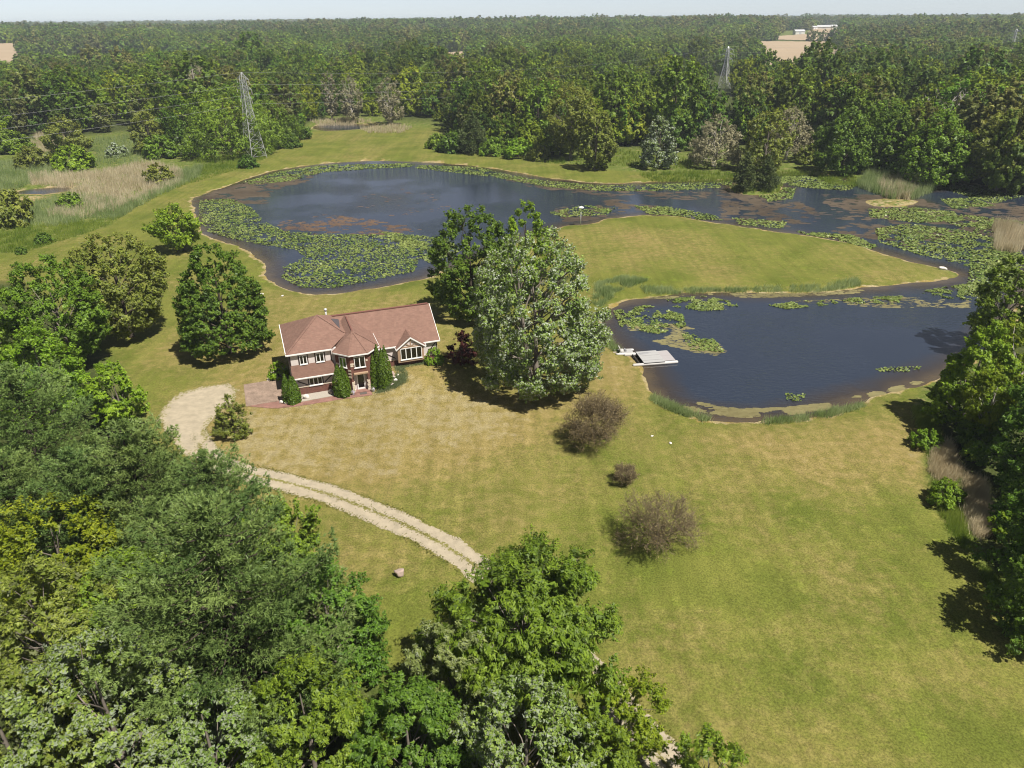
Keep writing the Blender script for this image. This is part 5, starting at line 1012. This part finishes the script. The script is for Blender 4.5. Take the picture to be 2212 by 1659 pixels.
# ------------------------------------------------------------------ reeds, tall grass, lily pads, algae (nobody could count them)
def scatter(pg, n, g, noise=None):
    pg = np.asarray(pg); lo_, hi_ = pg.min(0), pg.max(0); out = np.empty((0, 2)); area = 0
    while len(out) < n:
        q = lo_ + (hi_ - lo_) * g.random((n * 2, 2)); k = inside(q[:, 0], q[:, 1], pg)
        if noise: k &= vnoise(q[:, 0] / noise[0] + 31, q[:, 1] / noise[0] + 7) * .5 + vnoise(q[:, 0] / noise[0] * 3.1, q[:, 1] / noise[0] * 3.1) * .5 + g.normal(0, .05, len(q)) > noise[1]
        out = np.vstack([out, q[k]])
    return out[:n]
def blades(name, lab, polys, mat, hgt, wid, seed, lean=.25, clump=True):
    g = np.random.default_rng(seed); Q = []
    for pg, n in polys:
        pg = poly(pg) if not isinstance(pg, np.ndarray) else pg
        q = scatter(pg, max(6, n // 7), g, (3.5, .34)); q = np.repeat(q, 7, 0) + g.normal(0, .22, (len(q) * 7, 2)); Q.append(q)
    q = np.vstack(Q); m = len(q); z = gz(q[:, 0], q[:, 1]); z = np.maximum(z, ZW - .15); h = hgt * (.55 + .6 * g.random(m)) * (.75 + .5 * vnoise(q[:, 0] / 4, q[:, 1] / 4)); a = g.random(m) * 6.28
    d = np.stack([np.cos(a), np.sin(a), np.zeros(m)], -1); ln = np.stack([g.normal(.35, .5, m), g.normal(.1, .5, m), np.zeros(m)], -1) * (h * lean)[:, None]; b = np.column_stack([q, z - .05]); w = wid * (.7 + .6 * g.random(m))
    V = np.empty((m, 3, 3)); V[:, 0] = b - d * w[:, None]; V[:, 1] = b + d * w[:, None]; V[:, 2] = b + ln; V[:, 2, 2] += h
    t = np.clip(.5 + (vnoise(q[:, 0] / 2.5, q[:, 1] / 2.5) - .5) * .9 + g.normal(0, .2, m), 0, 1)
    o = add(name, mesh_np(name, V.reshape(-1, 3), np.arange(3 * m).reshape(m, 3), mat, dict(tint=np.repeat(t, 3))), kind='stuff'); o['label'] = lab; o['category'] = 'reeds' if 'reed' in name else 'grass'; return o
blades('dry_reeds', 'pale dry reeds in the wet meadow at left', [([(60, 376), (200, 374), (330, 352), (392, 372), (398, 396), (330, 424), (268, 452), (180, 472), (100, 470), (150, 425), (165, 405), (70, 400)], 21000), ([(60, 330), (75, 292), (120, 275), (140, 300), (130, 330)], 3500)], L_REED, 2.0, .05, 1)
blades('green_reeds', 'grey-green reeds in the wet meadow at left', [([(-20, 350), (60, 350), (190, 358), (60, 400), (30, 410), (-20, 420)], 8000), ([(60, 440), (170, 420), (300, 440), (250, 470), (120, 490), (40, 490)], 8000), ([(130, 335), (210, 298), (300, 294), (345, 330), (300, 352), (200, 362)], 6000), ([(390, 372), (440, 360), (430, 385), (330, 430), (260, 470), (235, 478), (280, 440), (360, 400)], 6000)], L_REEDG, 1.7, .05, 2)
blades('tall_reeds', 'tall grey-green and tan reeds at the right of the big pond', [([(1845, 396), (1880, 376), (1950, 372), (2015, 386), (2022, 408), (1970, 430), (1925, 428), (1870, 408)], 10000)], L_REEDG, 2.6, .05, 3, .15)
blades('tall_dry_reeds', 'tan reed stalks standing at the right end of the big pond', [([(1890, 398), (1960, 384), (1985, 404), (1960, 432), (1910, 424)], 4500), ([(2145, 485), (2230, 490), (2235, 545), (2150, 540)], 4500)], L_REED, 2.5, .045, 4, .15)
blades('dead_grass', 'dead tan grass along the right edge of the lawn', [([(2010, 965), (2050, 960), (2075, 1030), (2040, 1050), (2010, 1020)], 5000), ([(2085, 1030), (2125, 1040), (2150, 1150), (2110, 1165), (2085, 1110)], 6000)], L_REED, 1.1, .02, 5, .5)
blades('far_dry_reeds', 'pale reeds by the far clearing', [([(775, 276), (840, 268), (890, 276), (870, 288), (800, 290)], 2600), ([(670, 262), (760, 256), (800, 262), (760, 270), (690, 270)], 2600)], L_REED, 1.6, .06, 6)
bank = []
for pg, n in (([(1288, 612), (1345, 600), (1400, 606), (1330, 632), (1298, 662), (1280, 655)], 7000), ([(1380, 620), (1560, 622), (1760, 616), (1850, 604), (1860, 614), (1760, 628), (1560, 627), (1400, 634)], 6500), ([(1285, 700), (1300, 700), (1330, 745), (1345, 762), (1325, 755), (1300, 730)], 2200), ([(1410, 848), (1470, 880), (1530, 900), (1520, 908), (1450, 885), (1405, 858)], 2600), ([(1640, 905), (1780, 885), (1860, 866), (1870, 874), (1790, 898), (1650, 914)], 2200)):
    bank.append((pg, n))
blades('bank_reeds', 'green reeds and long grass on the banks of the small pond', bank, L_REEDG, .8, .03, 7, .6)
blades('far_bank_grass', 'long green grass on the far bank of the big pond', [([(1380, 376), (1500, 372), (1620, 380), (1700, 368), (1840, 372), (1850, 392), (1760, 376), (1690, 380), (1560, 392), (1400, 390)], 9000), ([(1080, 338), (1200, 345), (1330, 325), (1500, 345), (1490, 365), (1350, 360), (1180, 352)], 6000), ([(420, 344), (560, 330), (620, 312), (560, 350), (470, 372), (420, 372)], 6000), ([(1760, 380), (1840, 385), (1850, 400), (1790, 394)], 2000), ([(1578, 402), (1690, 398), (1680, 416), (1590, 416)], 1500)], L_GRASS, 1.2, .05, 8)
blades('meadow_grass', 'rough green grass between the mown path and the reeds at left', [([(-30, 490), (120, 485), (240, 472), (300, 440), (230, 490), (150, 516), (50, 546), (-30, 548)], 16000), ([(440, 368), (560, 342), (600, 326), (560, 352), (470, 380), (400, 400), (330, 430), (400, 385)], 7000)], L_GRASS, .8, .035, 9, .4)
blades('lawn_edge_grass', 'long green grass along the right edge of the lawn', [([(1972, 880), (2020, 890), (2030, 960), (2005, 990), (1990, 945)], 7000), ([(2010, 1040), (2050, 1050), (2100, 1180), (2140, 1230), (2230, 1370), (2160, 1290), (2090, 1190), (2040, 1125)], 12000), ([(850, 1410), (790, 1405), (700, 1250), (720, 1240), (810, 1390)], 4000)], L_GRASS, .55, .016, 10, .5)
u0 = np.array([h_pt(*q) for q in ((9.2, -2.9), (11.5, -3.1), (12.9, -2.3), (13.3, -.6), (13.2, 1.2), (16.5, 1.3), (16.5, 1.7), (12.9, 1.9), (12.2, -.5), (11.4, -2.1), (9.4, -2.3))])
blades('ground_cover', 'grey-green ground cover planted round the rockery by the house', [(u0, 9000)], leaf_mat('ground_cover', (.10, .135, .05), (.21, .24, .115), trans=.2, hue=0, val=0, boost=False), .26, .035, 11, .8)

def water_ok(q): return big_sd(q[:, 0], q[:, 1]) < -.15
def pads(name, lab, polys, seed, size=.30, mat=L_PAD, thr=.36):
    g = np.random.default_rng(seed); Q = []
    for pg, n in polys: q = scatter(poly(pg, ZW), n, g, (2.6, thr)); Q.append(q[water_ok(q)])
    q = np.vstack(Q); m = len(q); r = size * .5 * (.6 + .7 * g.random(m)); a0 = g.random(m) * 6.28; k = 6; a = a0[:, None] + np.array([.35, 1.3, 2.4, 3.6, 4.9, 5.93])[None, :]
    nr = unit(np.column_stack([g.normal(0, .38, m), g.normal(0, .38, m), np.ones(m)])); x = unit(np.cross(nr, [0, 1.0, 0])); y = np.cross(nr, x); up = .03 + .13 * g.random(m) ** 1.5
    c = np.column_stack([q, ZW + up]); V = c[:, None, :] + r[:, None, None] * (np.cos(a)[:, :, None] * x[:, None, :] + np.sin(a)[:, :, None] * y[:, None, :] * .85); V[:, :, 2] = np.maximum(V[:, :, 2], ZW + .012)
    t = np.clip(.45 + (vnoise(q[:, 0] / 3, q[:, 1] / 3) - .5) * .6 + g.normal(0, .22, m), 0, 1)
    o = add(name, mesh_np(name, V.reshape(-1, 3), np.arange(k * m).reshape(m, k), mat, dict(tint=np.repeat(t, k))), kind='stuff'); o['label'] = lab; o['category'] = 'lily pads'
pads('lily_pads', 'broad bed of lily pads in the near left corner of the big pond', [([(430, 432), (500, 430), (545, 450), (572, 480), (615, 500), (700, 506), (800, 506), (880, 514), (928, 526), (905, 562), (895, 586), (800, 608), (720, 622), (650, 622), (608, 602), (612, 578), (660, 556), (640, 540), (560, 528), (500, 516), (450, 502), (430, 470)], 13500), ([(820, 500), (960, 515), (1000, 540), (930, 570), (880, 540)], 2500)], 1, .36, thr=.30)
pads('far_lily_pads', 'strip of lily pads along the far shore of the big pond', [([(520, 396), (600, 372), (700, 357), (880, 353), (905, 360), (820, 364), (700, 372), (625, 392), (548, 399)], 3500), ([(890, 356), (1040, 362), (1080, 374), (1170, 390), (1300, 401), (1440, 398), (1580, 393), (1580, 405), (1440, 413), (1300, 413), (1180, 404), (1060, 382), (900, 364)], 4800), ([(1690, 380), (1800, 384), (1858, 400), (1830, 412), (1740, 406), (1680, 396)], 3600), ([(1655, 405), (1720, 404), (1710, 430), (1660, 436), (1640, 424)], 1300)], 2, .46)
pads('marsh_lily_pads', 'lily pads crowding the right end of the big pond', [([(1875, 452), (1960, 447), (2060, 458), (2085, 476), (1990, 482), (1880, 470)], 3000), ([(1890, 494), (1960, 484), (2080, 498), (2160, 518), (2205, 556), (2150, 600), (2080, 572), (1990, 552), (1900, 524)], 6000), ([(1720, 500), (1840, 508), (1895, 532), (1870, 542), (1790, 522)], 1700), ([(2100, 540), (2200, 536), (2240, 600), (2150, 640), (2090, 610)], 2600), ([(1370, 445), (1440, 447), (1540, 464), (1562, 476), (1480, 474), (1400, 462)], 2000), ([(1185, 460), (1260, 444), (1330, 450), (1310, 464), (1220, 470)], 900), ([(2030, 430), (2100, 428), (2150, 445), (2060, 452)], 1200), ([(2040, 396), (2130, 406), (2210, 424), (2150, 440), (2060, 416)], 1500), ([(1990, 458), (2100, 466), (2230, 482), (2230, 522), (2100, 502)], 2600), ([(1580, 470), (1700, 480), (1690, 494), (1600, 486)], 600)], 3, .42)
pads('near_lily_pads', 'lily pads floating in the small pond behind the raft', [([(1325, 672), (1400, 660), (1475, 680), (1482, 706), (1420, 722), (1340, 706)], 2600), ([(1440, 647), (1520, 640), (1592, 654), (1612, 668), (1520, 672), (1450, 662)], 1800), ([(1470, 716), (1545, 735), (1565, 762), (1490, 756)], 700), ([(1660, 660), (1720, 652), (1830, 645), (1950, 640), (1940, 656), (1820, 656), (1700, 668)], 1900), ([(1985, 632), (2040, 620), (2110, 610), (2170, 620), (2160, 650), (2050, 646)], 2600), ([(1880, 796), (1990, 792), (1985, 802), (1890, 804)], 120), ([(1690, 850), (1740, 852), (1735, 868), (1700, 866)], 70)], 4, .28, thr=.44)
def mats(name, lab, polys, mat, seed, smin=.15, smax=.8, thr=.5):
    g = np.random.default_rng(seed); Q = []
    for pg, n in polys: q = scatter(poly(pg, ZW), n, g, (5.0, thr)); Q.append(q[big_sd(q[:, 0], q[:, 1]) < .1])
    q = np.vstack(Q); m = len(q); r = smin + (smax - smin) * g.random(m) ** 2.2; k = 6; a = np.linspace(0, 2 * np.pi, k, endpoint=False)[None, :]; rr = r[:, None] * (.6 + .6 * g.random((m, k)))
    V = np.stack([q[:, 0:1] + rr * np.cos(a) * 2.4, q[:, 1:2] + rr * np.sin(a), np.repeat((ZW + .003 + .006 * g.random(m))[:, None], k, 1)], -1)
    t = np.clip(.5 + (vnoise(q[:, 0] / 6, q[:, 1] / 6) - .5) * .9 + g.normal(0, .15, m), 0, 1)
    o = add(name, mesh_np(name, V.reshape(-1, 3), np.arange(k * m).reshape(m, k), mat, dict(tint=np.repeat(t, k))), kind='stuff'); o['label'] = lab; o['category'] = 'algae'
mats('brown_algae', 'brown floating weed along the left shore of the big pond', [([(425, 436), (470, 410), (560, 388), (690, 368), (660, 392), (580, 415), (575, 440), (500, 440)], 5200)], L_ALGAE, 1, thr=.44, smin=.08, smax=.6)
mats('orange_algae', 'orange floating weed in the middle of the big pond', [([(600, 480), (700, 462), (800, 474), (920, 496), (860, 508), (700, 508), (610, 500)], 1500), ([(700, 440), (900, 400), (1000, 430), (900, 480)], 130)], L_ALGAEO, 2, thr=.54, smin=.05, smax=.36)
mats('marsh_algae', 'brown weed on the dark water at the right of the big pond', [([(1060, 378), (1300, 408), (1500, 412), (1580, 420), (1500, 432), (1300, 425), (1150, 405)], 1300), ([(1200, 450), (1330, 430), (1420, 445), (1330, 470), (1220, 480)], 1300), ([(1560, 410), (1700, 425), (1800, 470), (1700, 492), (1560, 476)], 2200), ([(1780, 420), (1900, 440), (2100, 470), (2150, 500), (1950, 540), (1800, 500)], 4200), ([(1850, 420), (1990, 425), (2000, 445), (1880, 448)], 1200), ([(2000, 438), (2220, 438), (2225, 530), (2000, 492)], 2400)], L_ALGAE, 3, thr=.5, smin=.07, smax=.55)
mats('pond_scum', 'yellowish scum along the near edge of the small pond', [([(1440, 868), (1500, 888), (1600, 902), (1700, 898), (1800, 882), (1790, 870), (1700, 880), (1600, 884), (1500, 868)], 1500), ([(1330, 700), (1480, 700), (1570, 760), (1540, 770), (1420, 740)], 900), ([(1700, 650), (1950, 640), (2100, 650), (2090, 665), (1900, 665)], 500), ([(1840, 858), (1930, 838), (1990, 820), (1990, 830), (1900, 856)], 400), ([(1380, 645), (1560, 632), (1760, 634), (1880, 624), (1880, 632), (1700, 642), (1450, 645)], 700)], L_SCUM, 4, smin=.04, smax=.28, thr=.5)

def verge(name, lab, seed):
    """short grass growing into the gravel from the edges and the crown of the drive"""
    g = np.random.default_rng(seed); n = 9000; i = g.integers(0, len(dpts), n); k = g.random(n) < .42; e = np.where(g.random(n) < .5, -1, 1)
    s = np.where(k, g.normal(0, .2, n), e * (1.36 + g.normal(0, .16, n))); keep = fbm(i * .05 + 5 * e * ~k, s * 0 + 4, 3) + g.normal(0, .08, n) > .47; q = (dpts[i] + nm[i] * s[:, None] + g.normal(0, .05, (n, 2)))[keep]; m = len(q)
    a = g.random(m) * 6.28; d = np.stack([np.cos(a), np.sin(a), np.zeros(m)], -1); h = g.uniform(.05, .16, m); b = np.column_stack([q, gz(q[:, 0], q[:, 1]) + .01]); w = g.uniform(.03, .07, m)
    V = np.empty((m, 3, 3)); V[:, 0] = b - d * w[:, None]; V[:, 1] = b + d * w[:, None]; V[:, 2] = b + np.stack([g.normal(0, .07, m), g.normal(0, .07, m), h], -1)
    o = add(name, mesh_np(name, V.reshape(-1, 3), np.arange(3 * m).reshape(m, 3), L_VERGE, dict(tint=np.repeat(g.random(m), 3))), kind='stuff'); o['label'] = lab; o['category'] = 'grass'
L_VERGE = leaf_mat('verge_grass', (.10, .115, .022), (.22, .20, .06), trans=.3, hue=0, val=0, boost=False)
verge('verge_grass', 'short grass creeping into the gravel drive', 12)
# ------------------------------------------------------------------ fields and farm buildings
M_FIELD = plain('ploughed_field', (.30, .23, .155), .95, .1, .14, .02)
FIELDS = []
def field(lab, pts):
    pg = np.array([G(a, b_)[:2] for a, b_ in pts]); FIELDS.append(pg); lo_, hi_ = pg.min(0), pg.max(0); s = max((hi_ - lo_).max() / 70, 8)
    ax, ay = np.arange(lo_[0], hi_[0] + s, s), np.arange(lo_[1], hi_[1] + s, s); A, B = np.meshgrid(ax, ay); a, b_ = A.ravel(), B.ravel(); sd = sdist(a, b_, pg)
    i_ = np.arange(len(a)).reshape(A.shape); q = np.stack([i_[:-1, :-1], i_[:-1, 1:], i_[1:, 1:], i_[1:, :-1]], -1).reshape(-1, 4); q = q[sd[q].max(1) < s * .5]; us, inv = np.unique(q, return_inverse=True)
    far_ = np.zeros(len(us)) + 999
    o = add('field', mesh_np('field', np.column_stack([a[us], b_[us], gz(a[us], b_[us], far_) + .9]), inv.reshape(-1, 4), M_FIELD), kind='structure'); o['label'] = lab
field('tan ploughed field in front of the far tree row', [(1650, 176), (1640, 112), (1500, 97), (1500, 92.5), (1660, 90), (1800, 91), (1815, 120), (1790, 176)])
field('tan ploughed field behind the hedge line', [(1668, 87), (1680, 79), (1745, 74), (1812, 75), (1800, 89)])
field('farthest tan field before the farm buildings', [(1746, 71), (1752, 64), (1815, 60), (1815, 72)])
field('small tan field in the middle of the distant wood', [(915, 176), (935, 116), (1005, 112), (1015, 176)])
field('small tan field right of the first one', [(1045, 150), (1050, 112), (1068, 112), (1066, 150)])
field('tan field at the left horizon', [(-80, 178), (-60, 96), (44, 94), (38, 178)])
field('tan strip in the distant wood at left', [(715, 190), (730, 134), (770, 136), (765, 190)])
field('tan clearing near the far pylon', [(2150, 140), (2160, 106), (2205, 104), (2205, 140)])
M_BARN = plain('pale_siding', (.62, .60, .56), .7, .2, .08, 2); M_BROOF = plain('grey_metal_roof', (.42, .42, .43), .5, .4, .1, 2)
def barn(x, y, w, d, h, rz, lab):
    b = G(x, y); t_ = thing('farm_building', lab, 'building', b, rz)
    MB().box(-w / 2, w / 2, -d / 2, d / 2, -1, h).raw([(-w / 2, -d / 2, h), (-w / 2, d / 2, h), (-w / 2, 0, h + d * .28), (w / 2, -d / 2, h), (w / 2, d / 2, h), (w / 2, 0, h + d * .28)], [(0, 2, 1), (3, 4, 5)]).build('wall', M_BARN, t_)
    MB().slab([(-w / 2 - .6, -d / 2 - .6, h - .1), (w / 2 + .6, -d / 2 - .6, h - .1), (w / 2 + .6, 0, h + d * .28 + .1), (-w / 2 - .6, 0, h + d * .28 + .1)], .25).slab([(-w / 2 - .6, d / 2 + .6, h - .1), (w / 2 + .6, d / 2 + .6, h - .1), (w / 2 + .6, 0, h + d * .28 + .1), (-w / 2 - .6, 0, h + d * .28 + .1)], .25).build('roof', M_BROOF, t_)
    MB().box(-w * .12, w * .12, -d / 2 - .06, -d / 2 - .004, 0, h * .75).build('barn_door', M_BROOF, t_)
for x, y, w, d, h, rz, lab in ((1725, 74, 17, 9, 4.5, .2, 'white barn at the left of the farthest field'), (1778, 63, 24, 10, 4, -.1, 'long pale farm building beyond the fields'), (1800, 62.5, 16, 9, 4.5, .4, 'pale farm building at the right end of the group'), (2010, 66, 18, 9, 4, .1, 'pale house roof in the far trees at right'), (1757, 64, 14, 8, 4, .7, 'small white shed left of the long farm building')):
    barn(x, y, w, d, h, rz, lab)
# ------------------------------------------------------------------ the wood beyond the ponds
F_A = leaf_mat('wood_leaf_green', (.062, .115, .016), (.155, .225, .036), (.13, .185, .05), hue=.024, val=.4)
F_B = leaf_mat('wood_leaf_dark', (.044, .088, .018), (.112, .17, .038), (.1, .15, .05), hue=.022, val=.4)
F_C = leaf_mat('wood_leaf_yellow', (.095, .15, .015), (.215, .27, .032), (.17, .22, .045), hue=.02, val=.28)
F_D = leaf_mat('wood_leaf_olive', (.09, .112, .04), (.205, .215, .095), (.21, .22, .12), hue=.022, val=.4)
protos = []
for k, (m_, pr, H_, R_, lab) in enumerate(((F_A, 'round', 18.5, 7.4, 'green round-crowned tree '), (F_B, 'dome', 17.5, 8.0, 'dark green broad tree '), (F_C, 'round', 16.5, 7.2, 'yellow-green tree '), (F_D, 'oval', 20, 6.2, 'olive grey-green tall tree '), (F_A, 'oval', 21, 6.6, 'tall green oval tree '), (F_B, 'round', 20, 8.2, 'dark green round tree '), (F_C, 'dome', 13.5, 6.4, 'low yellow-green tree '))):
    protos.append((leafy(H_, R_, 200 + k, m_, B_DARK, cb=.07, prof=pr, clumps=85, leaves=9500, ls=(.70, .56), csize=.22, shoots=6, more=1.0, lobes=.3, limbs=8, shell=.6, jit=.28, up=.5, inner=.1, squash=.85, pull=.9), lab))
g = np.random.default_rng(77)
def in_view(x, y, z=9.0, mx=160, my=90):
    q = np.stack([x, y, np.zeros_like(x) + z - CAM_H], -1); k = q @ _f; u = CX + FPX * (q @ _r) / k; v = CY - FPX * (q @ _u) / k
    return (k > 1) & (u > -mx) & (u < 2212 + mx) & (v < 1659 + my) & (v > -60)
def grid_pts(s, d0, d1):
    n_ = int(d1 * 1.9 / s); ax = np.arange(-d1 * .95, d1 * .95, s); ay = np.arange(max(60, d0 * .5), d1, s); A, B = np.meshgrid(ax, ay); a = A.ravel() + g.uniform(-.42, .42, A.size) * s; b_ = B.ravel() + g.uniform(-.42, .42, A.size) * s
    d = np.hypot(a, b_); k = (d >= d0) & (d < d1); a, b_ = a[k], b_[k]; k = in_view(a, b_); return a[k], b_[k]
clear = [poly(q) for q in ([(60, 330), (75, 290), (110, 275), (130, 275), (130, 320)], [(225, 300), (235, 262), (300, 255), (300, 285)], [(660, 300), (665, 262), (760, 250), (860, 256), (945, 262), (950, 290)], [(1745, 340), (1755, 280), (1790, 268), (1775, 330)])]
a, b_ = grid_pts(9.6, 100, 640); k = (sdist(a, b_, wood_poly) < -1.5)
for c in clear: k &= ~inside(a, b_, c)
k &= (fbm(a / 75 + 50, b_ / 42 + 20, 3) < .60) | (sdist(a, b_, wood_poly) > -22)
for f_ in FIELDS: k &= sdist(a, b_, f_) > 4
sg = np.clip(((a - pb2[0]) * -pb2[0] + (b_ - pb2[1]) * -pb2[1]) / (pb2[0] ** 2 + pb2[1] ** 2), 0, .36); k &= np.hypot(a - pb2[0] * (1 - sg), b_ - pb2[1] * (1 - sg)) > 10
a, b_ = a[k], b_[k]; d = np.hypot(a, b_); o_ = np.argsort(d); a, b_, d = a[o_], b_[o_], d[o_]
zone = fbm(a / 60 + 3, b_ / 60 + 8, 3); kind = np.where(zone > .56, g.choice([2, 6, 0], len(a)), np.where(zone < .44, g.choice([1, 5, 3], len(a)), g.integers(0, 7, len(a))))
kind = np.where(g.random(len(a)) < .2, g.integers(0, 7, len(a)), kind); ub = a / np.maximum(b_, 1); kind = np.where((ub > -.12) & (ub < .42) & (g.random(len(a)) < .5), g.choice([2, 6, 0, 4], len(a)), kind); scl = g.uniform(.66, 1.22, len(a)) * (.74 + .52 * vnoise(a / 60, b_ / 60)); scl = np.where(g.random(len(a)) < .1, scl * 1.25, scl); rot = g.random(len(a)) * 6.28
edge = -sdist(a, b_, wood_poly); scl *= .72 + .28 * smooth(0, 14, edge)
z_ = gz(a, b_, np.full(len(a), 99.0)); STANDS = ((390, 'in the wood behind the wet meadow at left'), (690, 'in the wood behind the near pylon'), (960, 'in the wood behind the far mown clearing'), (1190, 'in the wood behind the far bank spruce'), (1480, 'in the wood behind the cottonwoods and white poplar'), (1760, 'in the wood behind the pair of islet spruces'), (1960, 'in the wood behind the marsh inlet'), (9999, 'in the wood at right behind the tall reeds')); NOBJ = 300; firsts = {}
for i in range(min(NOBJ, len(a))):
    kk = int(kind[i]); (tm, cm), lab = protos[kk]; ux = px_of((a[i], b_[i], 8.0))[0]
    st = next(n_ for lim, n_ in STANDS if ux < lim); lab = lab.strip() + ' ' + st; grp = 'wood trees ' + st
    if kk not in firsts:
        firsts[kk] = plant('woodland_tree', lab, 'tree', (a[i], b_[i], z_[i]), (tm, cm), rot[i], (scl[i], scl[i], scl[i] * g.uniform(.9, 1.12)), grp); continue
    r_ = copy_tree(firsts[kk]); r_['label'] = lab; r_['group'] = grp; r_.location = (a[i], b_[i], z_[i]); r_.rotation_euler = (0, 0, rot[i]); r_.scale = (scl[i], scl[i], scl[i] * g.uniform(.9, 1.12))
# beyond those the wood reads as one mass
pc = bpy.data.collections.new('wood_forms')
def form(nm_, me_list):
    """trunk and crown meshes joined into one mesh for the mass"""
    me_ = me_list[1].copy(); me_.name = nm_; o = bpy.data.objects.new(nm_, me_); pc.objects.link(o)
for k, ((tm, cm), lab) in enumerate(protos): form('form_%02d' % k, (tm, cm))
for k, (m_, pr, H_, R_) in enumerate(((F_A, 'round', 18, 8), (F_B, 'dome', 18, 8.5), (F_C, 'round', 16, 7.6), (F_D, 'oval', 20, 7), (F_B, 'round', 21, 8.5))):
    form('form_%02d' % (7 + k), leafy(H_, R_, 230 + k, m_, B_DARK, cb=.03, prof=pr, clumps=40, leaves=1700, ls=(1.6, 1.3), csize=.29, shoots=4, more=1.0, lobes=.32, limbs=4, shell=.7, jit=.25, up=.45, inner=.1, squash=.85, pull=.9))
pts = [np.column_stack([a, b_, z_, scl, scl, kind, rot])[NOBJ:]]
for s, d0, d1, lod, fat in ((11.5, 640, 1250, 0, 1.05), (15.5, 1250, 2600, 0, 1.25), (34, 2600, 9000, 0, 2.3)):
    x, y = grid_pts(s, d0, d1); k = np.ones(len(x), bool)
    for f_ in FIELDS: k &= sdist(x, y, f_) > 4
    k &= GLADE(x, y) < .56
    x, y = x[k], y[k]; zz = gz(x, y, np.full(len(x), 99.0)); zo = fbm(x / 110 + 3, y / 110 + 8, 3); kd = np.where(zo > .55, g.choice([7, 9, 7], len(x)), np.where(zo < .46, g.choice([8, 11, 10], len(x)), g.integers(7, 12, len(x))))
    sc_ = g.uniform(.75, 1.15, len(x)) * (.8 + .4 * vnoise(x / 90, y / 90)); pts.append(np.column_stack([x, y, zz, sc_ * fat, sc_ * (1 if fat < 2 else 1.05), kd, g.random(len(x)) * 6.28]))
pts = np.vstack(pts)
me = bpy.data.meshes.new('distant_wood'); me.vertices.add(len(pts)); me.vertices.foreach_set('co', pts[:, :3].astype(np.float32).ravel())
at = me.attributes.new('form', 'INT', 'POINT'); at.data.foreach_set('value', pts[:, 5].astype(np.int32))
at = me.attributes.new('turn', 'FLOAT_VECTOR', 'POINT'); at.data.foreach_set('vector', np.column_stack([pts[:, 6] * 0, pts[:, 6] * 0, pts[:, 6]]).astype(np.float32).ravel())
at = me.attributes.new('size', 'FLOAT_VECTOR', 'POINT'); at.data.foreach_set('vector', np.column_stack([pts[:, 3], pts[:, 3], pts[:, 4]]).astype(np.float32).ravel())
dw = add('distant_wood', me, kind='stuff'); dw['label'] = 'wood of mixed green trees stretching to the horizon'; dw['category'] = 'wood'
ng = bpy.data.node_groups.new('wood_scatter', 'GeometryNodeTree'); ng.interface.new_socket('Geometry', in_out='INPUT', socket_type='NodeSocketGeometry'); ng.interface.new_socket('Geometry', in_out='OUTPUT', socket_type='NodeSocketGeometry')
nn, nl_ = ng.nodes, ng.links; gi = nn.new('NodeGroupInput'); go = nn.new('NodeGroupOutput'); ci = nn.new('GeometryNodeCollectionInfo'); ci.inputs['Collection'].default_value = pc; ci.inputs['Separate Children'].default_value = True; ci.inputs['Reset Children'].default_value = True
mp_ = nn.new('GeometryNodeMeshToPoints'); ip = nn.new('GeometryNodeInstanceOnPoints'); ip.inputs['Pick Instance'].default_value = True
def named(k, t):
    x = nn.new('GeometryNodeInputNamedAttribute'); x.data_type = t; x.inputs['Name'].default_value = k; return x.outputs['Attribute']
nl_.new(gi.outputs[0], mp_.inputs['Mesh']); nl_.new(mp_.outputs[0], ip.inputs['Points']); nl_.new(ci.outputs[0], ip.inputs['Instance']); nl_.new(named('form', 'INT'), ip.inputs['Instance Index']); nl_.new(named('turn', 'FLOAT_VECTOR'), ip.inputs['Rotation']); nl_.new(named('size', 'FLOAT_VECTOR'), ip.inputs['Scale']); nl_.new(ip.outputs[0], go.inputs[0])
md_ = dw.modifiers.new('scatter', 'NODES'); md_.node_group = ng
# ------------------------------------------------------------------ haze
HZ = 1.0
if HZ:
    m = bpy.data.materials.new('haze'); m.use_nodes = True; n = m.node_tree.nodes; n.remove(n['Principled BSDF']); pv = n.new('ShaderNodeVolumePrincipled')
    pv.inputs['Color'].default_value = (.80, .90, 1.0, 1); pv.inputs['Density'].default_value = 0.00013; pv.inputs['Anisotropy'].default_value = .0
    m.node_tree.links.new(pv.outputs[0], n['Material Output'].inputs['Volume'])
    MB().box(-9900, 9900, -700, 15000, -6, 62).build('haze', m, kind='stuff')
